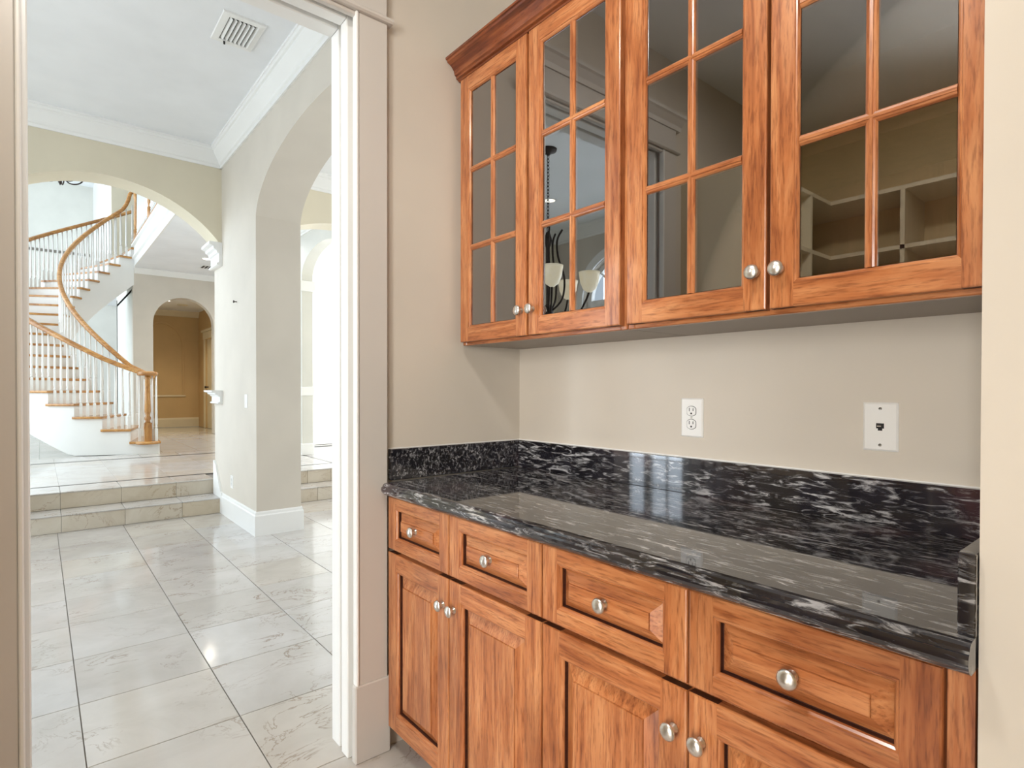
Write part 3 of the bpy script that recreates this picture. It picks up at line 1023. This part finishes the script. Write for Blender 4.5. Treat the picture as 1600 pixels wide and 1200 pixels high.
# niche outline raised on the hall wall: frame bead
b = new_bm()
pts = [(1.75, 1.02), (1.75, 2.2)]
for i in range(15):
    th = PI - PI * i / 14
    pts.append((2.2 + 0.45 * math.cos(th), 2.2 + 0.55 * math.sin(th)))
pts += [(2.65, 2.2), (2.65, 1.02)]
sweep(b, [(x_, HB - 0.012, z_) for x_, z_ in pts], [(-0.02, -0.012), (0.02, -0.012), (0.014, 0.014), (-0.014, 0.014)], smooth=False, up=Vector((0, -1, 0)))
finish(b, 'niche_bead', 'hall_tan', hb)
b = new_bm()
box(b, 1.5, 2.70, HB - 0.03, HB, 1.02, 1.06, c=0.006)
finish(b, 'chair_rail', 'cream', hb)
b = new_bm()
prism(b, base_prof(HB, -1, 0.22, Z2), 'X', 1.48, 2.98)
struct(b, 'baseboard_hall', 'cream', 'cream baseboard along the rear hall wall', 'baseboard')
b = new_bm()
prism(b, [(HB, 3.05), (HB - 0.11, 3.05), (HB - 0.10, 3.02), (HB - 0.03, 2.93), (HB, 2.92)], 'X', 1.48, 2.98)
struct(b, 'trim_%d' % n_tr[0], 'cream', 'cream crown moulding in the rear hall', 'crown moulding'); n_tr[0] += 1
b = new_bm()
for y0, y1, z0, z1, d in ((13.83, 13.95, Z2, 2.40, 0.02), (14.75, 14.87, Z2, 2.40, 0.02), (13.80, 14.90, 2.36, 2.52, 0.025), (13.76, 14.94, 2.52, 2.57, 0.06)):
    box(b, 2.98 - d, 2.98, y0, y1, z0, z1, c=0.004)
dr = struct(b, 'door_1', 'cream', 'cream cased door at the end of the rear hall', 'door')
b = new_bm()
box(b, 3.02, 3.06, 13.95, 14.75, Z2, 2.35)
finish(b, 'door_leaf', 'cream', dr)
b = new_bm()
lathe(b, [(0.0, 0.0), (0.022, 0.0), (0.022, -0.01), (0.010, -0.02), (0.028, -0.05), (0.022, -0.075), (0.0, -0.08)], 14, (3.02, 14.66, Z2 + 0.95), 'X')
finish(b, 'knob', 'iron', dr)
recessed(2.05, 13.75, 3.05, 'recessed lamp lit in the rear hall ceiling behind the round arch', 13, (1.0, 0.82, 0.55))
b = new_bm()
lathe(b, [(0.0, 0.0), (0.11, 0.0), (0.10, -0.02), (0.0, -0.02)], 18, (2.42, 14.2, 3.05))
tag(finish(b, 'smoke_detector', 'wall_tan', base=(2.42, 14.2, 3.05)), 'round tan detector on the rear hall ceiling', 'detector')
recessed(2.28, 11.05, 3.48, 'recessed lamp in the ceiling under the gallery by the capital', 4, r=0.09, spread=150)
recessed(2.60, 9.20, 3.48, 'added fill lamp under the gallery hidden behind the pillar', 30, (1.0, 0.96, 0.92), r=0.09, spread=160)  # added lamp: its floor bounce brightens the gallery ceiling
recessed(3.90, 11.20, 3.48, 'added fill lamp under the gallery far to the right', 30, (1.0, 0.96, 0.92), r=0.09, spread=160)  # second added lamp for the same ceiling bounce, out of view
v2_ = thing('ceiling_vent', 'small dark vent in the ceiling under the gallery', 'vent', (2.42, 11.75, 3.48))
b = new_bm()
box(b, 2.30, 2.56, 11.62, 11.92, 3.468, 3.48, c=0.003)
finish(b, 'frame', 'white', v2_)
for i in range(4):
    b = new_bm()
    box(b, 2.325 + i * 0.056, 2.362 + i * 0.056, 11.65, 11.89, 3.465, 3.469)
    finish(b, 'slot', 'dark', v2_)

# ================================================================== CURVED STAIRCASE
SC = Vector((1.4423, 11.5918))
PH0, DPH, RISE, NT_ = -1.474, -0.1572, 0.1775, 20
def phi(k): return PH0 + DPH * k
def pol(r, k, z): 
    a = phi(k)
    return (SC.x + r * math.cos(a), SC.y + r * math.sin(a), z)
def tz(k): return Z2 + RISE * k
def flare(k): return 0.07 * max(0.0, 2.6 - k)
st_ = thing('curved_staircase', 'curved white staircase with oak treads and oak handrails', 'staircase', (SC.x, SC.y, Z2))
RI, RO = 1.16, 2.125
for k in range(1, NT_ + 1):
    ks = [k - 0.03 + (1.06 if k < NT_ else 0.55) * i / 5 for i in range(6)]
    ri, ro = 1.130, 2.155
    b = new_bm()
    z = tz(k)
    rings = []
    for q in ks:
        rings.append([pol(ri, q, z - 0.034), pol(ri - 0.006, q, z - 0.018), pol(ri, q, z), pol(ro + flare(q), q, z), pol(ro + flare(q) + 0.006, q, z - 0.018), pol(ro + flare(q), q, z - 0.034)])
    loft(b, rings, 0, True, True, True)
    if k == 1:
        lathe(b, [(0.0, z - 0.036), (0.145, z - 0.036), (0.152, z - 0.018), (0.145, z + 0.001), (0.0, z + 0.001)], 24, (1.17, 9.40, 0))
    finish(b, 'tread', 'oak', st_)
    b = new_bm()
    r0, r1 = RI, RO + flare(k)
    loft(b, [[pol(r0, k, tz(k - 1)), pol(r1, k, tz(k - 1)), pol(r1, k, z - 0.034), pol(r0, k, z - 0.034)],
             [pol(r0, k + 0.06, tz(k - 1)), pol(r1, k + 0.06, tz(k - 1)), pol(r1, k + 0.06, z - 0.034), pol(r0, k + 0.06, z - 0.034)]], 0, True, True, True)
    finish(b, 'riser', 'white', st_)
def soffit_z(k): return max(Z2, Z2 + RISE * k - 0.73)
for nm, rr in (('outer_stringer', RO), ('inner_stringer', RI)):
    b = new_bm()
    for k in range(1, NT_ + 1):
        for i in range(4):
            ka, kb = k + i / 4, k + (i + 1) / 4
            if k == NT_ and i > 1:
                continue
            zt = tz(k) - 0.034
            for r_ in (rr, rr + (-0.02 if rr == RO else 0.02)):
                fa, fb = (flare(ka), flare(kb)) if rr == RO else (0, 0)
                quad(b, [pol(r_ + fa, ka, soffit_z(ka)), pol(r_ + fb, kb, soffit_z(kb)), pol(r_ + fb, kb, zt), pol(r_ + fa, ka, zt)], 0, True)
    bmesh.ops.remove_doubles(b, verts=b.verts, dist=1e-5)
    finish(b, nm, 'white', st_)
b = new_bm()
loft(b, [[pol(RI, 4.1 + 16.4 * i / 64, soffit_z(4.1 + 16.4 * i / 64) + 0.004), pol(RO, 4.1 + 16.4 * i / 64, soffit_z(4.1 + 16.4 * i / 64) + 0.004)] for i in range(65)], 0, False, smooth=True)
finish(b, 'soffit', 'white', st_)
# lower shoe line on the stringers
RAIL = 0.80
rail_prof = [(-0.026, -0.030), (0.026, -0.030), (0.033, -0.008), (0.028, 0.018), (0.014, 0.030), (-0.014, 0.030), (-0.028, 0.018), (-0.033, -0.008)]
def rail_z(k): return tz(k) + RAIL
NEWEL = Vector((1.17, 9.40))
b = new_bm()
lathe(b, [(0.0, 1.395), (0.118, 1.395), (0.13, 1.415), (0.125, 1.44), (0.10, 1.455), (0.0, 1.457)], 24, (NEWEL.x, NEWEL.y, 0))
finish(b, 'volute', 'oak', st_)
ro_b = 2.085
path = [(NEWEL.x - 0.03, NEWEL.y - 0.02, 1.425)]
for i in range(0, 121):
    k = 1.75 + (20.6 - 1.75) * i / 120
    z = rail_z(k)
    if k < 3.0:
        z = max(z, 1.425 + (rail_z(3.0) - 1.425) * ((k - 1.4) / 1.6) ** 1.2 if k > 1.4 else 1.425)
    path.append(pol(ro_b + flare(k), k, z))
b = new_bm()
sweep(b, path, rail_prof)
finish(b, 'outer_handrail', 'oak', st_)
ri_b = 1.185
path = []
for i in range(0, 121):
    k = 1.0 + (19.3 - 1.0) * i / 120
    z = rail_z(k)
    if k < 2.6:
        z = max(z, 1.40 + (rail_z(2.6) - 1.40) * ((k - 1.0) / 1.6))
    path.append(pol(ri_b, k, z))
zt = rail_z(19.3)
for f_, dz in ((19.6, 0.10), (19.8, 0.20), (19.95, 0.32), (20.1, 0.36), (20.4, 0.37)):
    path.append(pol(ri_b, f_, zt + dz))
b = new_bm()
sweep(b, path, rail_prof)
finish(b, 'inner_handrail', 'oak', st_)
b = new_bm()
lathe(b, [(0.0, 1.37), (0.05, 1.37), (0.06, 1.40), (0.05, 1.43), (0.0, 1.43)], 20, pol(ri_b, 1.05, 0))
finish(b, 'volute', 'oak', st_)

def baluster_mesh(h):
    b = new_bm()
    # square foot block, turned neck, long taper
    w = 0.0165
    hb_ = 0.17
    loft(b, [[(-w, -w, 0), (w, -w, 0), (w, w, 0), (-w, w, 0)], [(-w, -w, hb_), (w, -w, hb_), (w, w, hb_), (-w, w, hb_)], [(-w * .6, -w * .6, hb_ + 0.014), (w * .6, -w * .6, hb_ + 0.014), (w * .6, w * .6, hb_ + 0.014), (-w * .6, w * .6, hb_ + 0.014)]], 0, True, True, True)
    lathe(b, [(0.0105, hb_ + 0.012), (0.016, hb_ + 0.026), (0.016, hb_ + 0.034), (0.0105, hb_ + 0.046), (0.0165, hb_ + 0.085), (0.0135, hb_ + 0.20), (0.0095, h)], 8, (0, 0, 0))
    return finish(b, 'baluster', 'white', base=(0, 0, 0))
def put_baluster(src, p):
    o = src.copy()
    COL.objects.link(o)
    o.parent = st_
    o.location = Vector(p) - st_.location
    return o
for rr, offs in ((ro_b, (0.06, 0.31, 0.56, 0.81)), (ri_b, (0.14, 0.64))):
    for f_ in offs:
        src = baluster_mesh(RAIL + RISE * f_ - 0.028)
        first_ = True
        for k in range(1, NT_ + 1):
            if k == 1 and rr == ro_b:
                continue
            if k == NT_ and f_ > 0.5:
                continue
            p = pol(rr + (flare(k + f_) if rr == ro_b else 0), k + f_, tz(k))
            if first_:
                src.parent = st_
                src.location = Vector(p) - st_.location
                first_ = False
            else:
                put_baluster(src, p)
src = baluster_mesh(1.40 - tz(1))
first_ = True
for a in (-0.35, 0.25, 0.9, 1.6, 2.6):
    p = (NEWEL.x + 0.105 * math.cos(a), NEWEL.y + 0.105 * math.sin(a), tz(1))
    if first_:
        src.parent = st_; src.location = Vector(p) - st_.location; first_ = False
    else:
        put_baluster(src, p)
b = new_bm()
z = tz(1)
w = 0.044
loft(b, [[(NEWEL.x + sx * w, NEWEL.y + sy * w, zz) for sx, sy in ((-1, -1), (1, -1), (1, 1), (-1, 1))] for zz in (z, z + 0.26)], 0, True, True, True)
lathe(b, [(0.036, z + 0.26), (0.026, z + 0.285), (0.040, z + 0.31), (0.040, z + 0.33), (0.026, z + 0.36), (0.040, z + 0.42), (0.036, z + 0.60), (0.030, z + 0.86), (0.036, z + 0.88), (0.030, 1.40)], 18, (NEWEL.x, NEWEL.y, 0))
finish(b, 'newel', 'oak_v', st_)

# upper gallery balustrade
gb = thing('gallery_balustrade', 'upper gallery railing with white balusters above the fascia', 'railing', (XG, 9.5, 3.905))
b = new_bm()
sweep(b, [(XG + 0.02, yy, 3.905 + 0.95) for yy in (6.5, 8.0, 10.0, 12.2, 12.64)], rail_prof)
finish(b, 'handrail', 'oak', gb)
src = None
for i in range(56):
    yy = 12.45 - i * 0.105
    p = Vector((XG + 0.02, yy, 3.905))
    if src is None:
        src = baluster_mesh(0.925)
        src.parent = gb; src.location = p - gb.location
    else:
        o = src.copy(); COL.objects.link(o); o.parent = gb; o.location = p - gb.location
for yy in (12.62, 10.9):
    b = new_bm()
    lathe(b, [(0.045, 3.905), (0.045, 4.15), (0.03, 4.18), (0.042, 4.24), (0.032, 4.70), (0.042, 4.74), (0.045, 4.92), (0.03, 4.96), (0.0, 4.97)], 14, (XG + 0.02, yy, 0))
    finish(b, 'newel', 'oak_v', gb)

chandelier('foyer_chandelier', 'black iron chandelier peeking below the wide arch in the foyer', 0.24, 10.2, FC, 4.95, 0.92, 6, False, 14)

# ================================================================== CABINETS
def frame_door(name, parent, xf, y0, y1, z0, z1, sw, rw, th=0.020, horiz_panel=False):
    """stile-and-rail frame with inner moulding; xf = front face x (faces -X). returns the frame object and opening"""
    b = new_bm()
    xb = xf + th
    c = 0.0035
    def bar(ya, yb, za, zb, mi, end):
        # bar with eased outer edges
        tmp = bmesh.new()
        mt = Matrix.Translation(((xf + xb) / 2, (ya + yb) / 2, (za + zb) / 2)) @ Matrix.Diagonal((th, yb - ya, zb - za, 1))
        bmesh.ops.create_cube(tmp, size=1.0, matrix=mt)
        es = []
        for e in tmp.edges:
            a_, b__ = e.verts[0].co, e.verts[1].co
            if abs(a_.x - xf) < 1e-5 and abs(b__.x - xf) < 1e-5:
                if end == 'z' and (abs(a_.z - b__.z) < 1e-6 or (abs(a_.y - y0) < 1e-5 and abs(b__.y - y0) < 1e-5) or (abs(a_.y - y1) < 1e-5 and abs(b__.y - y1) < 1e-5)):
                    es.append(e)
                if end == 'y' and abs(a_.z - b__.z) < 1e-6 and (abs(a_.z - z0) < 1e-5 or abs(a_.z - z1) < 1e-5):
                    es.append(e)
        if es:
            bmesh.ops.bevel(tmp, geom=es, offset=c, segments=2, affect='EDGES', profile=0.5)
        for f in tmp.faces:
            f.normal_update()
        faces_end = [f for f in tmp.faces if abs(f.normal.z) > 0.99]
        idx = {f.index for f in faces_end}
        vm = [b.verts.new(v.co) for v in tmp.verts]
        tmp.verts.index_update()
        for f in tmp.faces:
            nf = b.faces.new([vm[v.index] for v in f.verts])
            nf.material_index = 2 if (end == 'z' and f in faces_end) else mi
        tmp.free()
    bar(y0, y0 + sw, z0, z1, 0, 'z')
    bar(y1 - sw, y1, z0, z1, 0, 'z')
    bar(y0 + sw, y1 - sw, z0, z0 + rw, 1, 'y')
    bar(y0 + sw, y1 - sw, z1 - rw, z1, 1, 'y')
    # sticking (ogee) inside the opening
    def R(ins, d):
        return [(xf + d, y0 + sw + ins, z0 + rw + ins), (xf + d, y1 - sw - ins, z0 + rw + ins), (xf + d, y1 - sw - ins, z1 - rw - ins), (xf + d, y0 + sw + ins, z1 - rw - ins)]
    loft(b, [R(0, 0.0), R(0.0015, 0.0022), R(0.0045, 0.0026), R(0.0075, 0.0060), R(0.0085, 0.0095)], [1, 0, 1, 0], True)
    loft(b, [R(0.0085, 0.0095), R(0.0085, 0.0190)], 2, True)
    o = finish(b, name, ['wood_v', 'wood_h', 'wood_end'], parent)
    return o, (y0 + sw + 0.0085, y1 - sw - 0.0085, z0 + rw + 0.0085, z1 - rw - 0.0085)

def raised_panel(parent, xf, op, bev, horiz):
    y0, y1, z0, z1 = op
    b = new_bm()
    def R(ins, d):
        return [(xf + d, y0 + ins, z0 + ins), (xf + d, y1 - ins, z0 + ins), (xf + d, y1 - ins, z1 - ins), (xf + d, y0 + ins, z1 - ins)]
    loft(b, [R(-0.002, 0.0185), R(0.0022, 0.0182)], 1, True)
    loft(b, [R(0.0022, 0.0182), R(0.0034, 0.0172), R(bev - 0.0008, 0.0042), R(bev, 0.0008), R(bev + 0.0012, 0.0)], 0, True, False, True)
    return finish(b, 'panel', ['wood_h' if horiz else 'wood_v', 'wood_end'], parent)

def knob(parent, xf, y, z):
    b = new_bm()
    lathe(b, [(0.0, 0.0), (0.0095, 0.0), (0.0095, -0.002), (0.0065, -0.005), (0.0055, -0.012), (0.0075, -0.016), (0.0140, -0.0185), (0.0163, -0.0205), (0.0160, -0.0225), (0.0125, -0.0258), (0.0065, -0.0278), (0.0, -0.0285)], 28, (xf, y, z), 'X')
    return finish(b, 'knob', 'nickel', parent)

XFB = 0.895
def base_cabinet(label, y0, y1, doors, filler=None):
    """doors: list of (ya, yb, knob side)"""
    t_ = thing('base_cabinet', label, 'cabinet', ((XFB + XB) / 2, (y0 + y1) / 2, 0), 'base cabinets under the granite counter')
    b = new_bm()
    box(b, XFB + 0.022, XB - 0.004, y0, y1, 0.095, 0.868, mi=0)
    finish(b, 'body', ['wood_v'], t_)
    b = new_bm()
    box(b, XFB + 0.085, XFB + 0.10, y0, y1, 0.0, 0.095)
    finish(b, 'toe_kick', 'wood_dark', t_)
    for ya, yb, side in doors:
        # drawer front
        d, op = frame_door('drawer_front', t_, XFB, ya, yb, 0.688, 0.860, 0.048, 0.034)
        # profile in the photo: horizontal grain panel with wide bevel
        raised_panel(d, XFB, op, 0.0275, True)
        knob(d, XFB + 0.002, (ya + yb) / 2 + 0.004, 0.776)
        d, op = frame_door('door', t_, XFB, ya, yb, 0.089, 0.676, 0.056, 0.056)
        raised_panel(d, XFB, op, 0.033, False)
        knob(d, XFB, (ya + 0.026) if side < 0 else (yb - 0.026), 0.597)
    if filler:
        b = new_bm()
        box(b, XFB + 0.012, XFB + 0.03, filler[0], filler[1], 0.095, 0.868)
        finish(b, 'filler_strip', 'wood_v', t_)
    return t_
base_cabinet('stained base cabinet beside the doorway with two drawers and two doors', 0.9675, 1.724, [(1.3595, 1.7235, -1), (0.9705, 1.3555, 1)])
base_cabinet('stained base cabinet at the right wall with two drawers and two doors', 0.175, 0.9665, [(0.5835, 0.9655, -1), (0.2060, 0.5795, 1)], (0.175, 0.2035))

# upper cabinets
XFU = 1.190
ZU0, ZU1 = 1.390, 2.345
def upper_cabinet(label, y0, y1, doors, crown_y):
    t_ = thing('wall_cabinet', label, 'cabinet', (XB - 0.02, (y0 + y1) / 2, 1.378), 'glass-door wall cabinets')
    xf, xb = XFU + 0.0215, XB - 0.002
    b = new_bm()
    box(b, xf + 0.015, xb, y0, y0 + 0.016, 1.382, 2.36)
    box(b, xf + 0.015, xb, y1 - 0.016, y1, 1.382, 2.36)
    box(b, xb - 0.008, xb, y0 + 0.016, y1 - 0.016, 1.382, 2.36)
    box(b, xf + 0.015, xb - 0.008, y0 + 0.016, y1 - 0.016, 2.335, 2.36)
    box(b, xf + 0.015, xb - 0.008, y0 + 0.016, y1 - 0.016, 1.386, 1.402)
    finish(b, 'carcass', 'wood_dark', t_)
    b = new_bm()
    box(b, XFU + 0.030, xb, y0, y1, 1.3795, 1.3855)
    finish(b, 'bottom_panel', 'soffit', t_)
    b = new_bm()
    box(b, xf, xf + 0.018, y0, y0 + 0.022, 1.379, 2.36, c=0.002)
    box(b, xf, xf + 0.018, y1 - 0.022, y1, 1.379, 2.36, c=0.002)
    box(b, xf, xf + 0.018, y0 + 0.022, y1 - 0.022, 1.379, 1.404, c=0.002, mi=1)
    box(b, xf, xf + 0.018, y0 + 0.022, y1 - 0.022, 2.320, 2.36, c=0.002, mi=1)
    finish(b, 'face_frame', ['wood_v', 'wood_h'], t_)
    cp = [(XFU + 0.040, 2.352), (XFU + 0.008, 2.352), (XFU + 0.004, 2.356), (XFU - 0.004, 2.359), (XFU - 0.004, 2.366), (XFU - 0.010, 2.370), (XFU - 0.014, 2.384), (XFU - 0.026, 2.398), (XFU - 0.042, 2.406), (XFU - 0.044, 2.412), (XFU - 0.050, 2.414), (XFU - 0.050, 2.421), (XFU + 0.040, 2.421)]
    b = new_bm()
    prism(b, cp, 'Y', crown_y[0], crown_y[1])
    finish(b, 'crown', 'wood_crown', t_)
    for zz in (1.716, 1.998):
        b = new_bm()
        box(b, XFU + 0.045, xb - 0.01, y0 + 0.017, y1 - 0.017, zz - 0.010, zz + 0.008, c=0.001)
        finish(b, 'shelf', 'wood_dark', t_)
    for ya, yb, side in doors:
        d, op = frame_door('glass_door', t_, XFU, ya, yb, ZU0, ZU1, 0.050, 0.050)
        oy0, oy1, oz0, oz1 = op
        ym = (oy0 + oy1) / 2
        mw = 0.0105
        zs = [oz0 + (oz1 - oz0) * i / 3 for i in range(4)]
        mp = [(-mw, 0.013), (-mw, 0.009), (-mw + 0.003, 0.0055), (-0.0035, 0.0045), (-0.0030, 0.0028), (0.0030, 0.0028), (0.0035, 0.0045), (mw - 0.003, 0.0055), (mw, 0.009), (mw, 0.013)]
        b = new_bm()
        loft(b, [[(XFU + dx, ym + u_, zz) for u_, dx in mp] for zz in (oz0, oz1)], 0, True, True, True)
        finish(b, 'muntin', 'wood_v', d)
        for zz in zs[1:3]:
            b = new_bm()
            loft(b, [[(XFU + dx - 0.0002, yy, zz + u_) for u_, dx in mp] for yy in (oy0, oy1)], 0, True, True, True)
            finish(b, 'muntin', 'wood_h', d)
        for (pa, pb) in ((oy0, ym), (ym, oy1)):
            for za, zb in zip(zs[:-1], zs[1:]):
                b = new_bm()
                box(b, XFU + 0.0105, XFU + 0.0130, pa + 0.001, pb - 0.001, za + 0.001, zb - 0.001)
                finish(b, 'pane', 'glass', d)
        knob(d, XFU, (ya + 0.022) if side < 0 else (yb - 0.022), 1.470)
        hy = (yb - 0.040) if side < 0 else (ya + 0.040)
        for hz in (1.50, 2.18):
            b = new_bm()
            lathe(b, [(0.0, 0.014), (0.018, 0.014), (0.018, 0.022), (0.0, 0.024)], 16, (XFU, hy, hz), 'X')
            sgn = 1 if side < 0 else -1
            box(b, XFU + 0.022, XFU + 0.045, min(hy, hy + sgn * 0.02), max(hy, hy + sgn * 0.02), hz - 0.010, hz + 0.010, c=0.002)
            finish(b, 'hinge', 'nickel', d)
    return t_
upper_cabinet('glass-door wall cabinet beside the doorway wall', 0.975, 1.742, [(1.3635, 1.7300, -1), (0.9845, 1.3530, 1)], (0.9735, 1.752))
upper_cabinet('glass-door wall cabinet at the right end wall', 0.180, 0.972, [(0.5880, 0.9620, -1), (0.2040, 0.5805, 1)], (0.178, 0.9735))

# ================================================================== GRANITE COUNTER
ZC, ZCB = 0.910, 0.8685
b = new_bm()
xn = 0.862
prof = [(XB - 0.002, ZC), (xn + 0.020, ZC), (xn + 0.013, ZC - 0.0012), (xn + 0.008, ZC - 0.0045), (xn + 0.0055, ZC - 0.009), (xn + 0.0050, ZC - 0.0125),
        (xn + 0.0025, ZC - 0.0135), (xn, ZC - 0.018), (xn - 0.0005, ZC - 0.024), (xn + 0.002, ZC - 0.031), (xn + 0.007, ZC - 0.0375), (xn + 0.015, ZCB), (XB - 0.002, ZCB)]
def cring(y, shrink=0.0, ext=True):
    cxm, czm = xn + 0.03, (ZC + ZCB) / 2
    return [((p if p > xn + 0.05 else p + shrink), y, (q if p > xn + 0.05 else q + (czm - q) * min(1, shrink / 0.022))) for p, q in prof]
loft(b, [cring(YR + 0.0015), cring(1.700), cring(1.712, 0.0015), cring(1.720, 0.005), cring(1.7245, 0.010), cring(1.7255, 0.016)], 0, True, True, True)
ctr = tag(finish(b, 'countertop', 'granite', base=(1.2, 0.96, ZCB)), 'polished black granite countertop with silver streaks and moulded edge', 'countertop')
b = new_bm()
box(b, XB - 0.021, XB - 0.001, YR + 0.021, YD - 0.001, ZC, 1.0148, c=0.0012)
tag(finish(b, 'backsplash', 'granite', base=(XB, 0.96, ZC)), 'long black granite backsplash along the back wall', 'backsplash', 'granite backsplashes')
b = new_bm()
box(b, XR + 0.006, XB - 0.022, YD - 0.021, YD - 0.001, ZC, 1.0148, c=0.0012)
tag(finish(b, 'backsplash', 'granite', base=(1.2, YD, ZC)), 'short black granite backsplash on the doorway wall', 'backsplash', 'granite backsplashes')
b = new_bm()
box(b, XR - 0.012, XB - 0.022, YR + 0.001, YR + 0.0195, ZC, 1.0148, c=0.0012)
tag(finish(b, 'backsplash', 'granite', base=(1.2, YR, ZC)), 'short granite backsplash at the right wall with its end showing', 'backsplash', 'granite backsplashes')
b = new_bm()
box(b, XB - 0.0025, XB - 0.0005, YR + 0.021, YD - 0.002, 1.0148, 1.0178)
box(b, XR + 0.006, XB - 0.002, YD - 0.0025, YD - 0.0005, 1.0148, 1.0178)
struct(b, 'trim_%d' % n_tr[0], 'plate', 'thin white caulk line above the granite', 'caulk'); n_tr[0] += 1

# wall plates above the counter
wall_plate('wall_outlet', 'white duplex outlet on the wall above the backsplash', 'outlet', 'X', XB, -1, 0.9597, 1.135, 0.0735, 0.1155, 'outlet')
wall_plate('phone_jack', 'white phone jack plate on the wall near the right end', 'wall plate', 'X', XB, -1, 0.4662, 1.1337, 0.0715, 0.112, 'jack')

for o in bpy.data.objects:
    if '_base' in o:
        del o['_base']
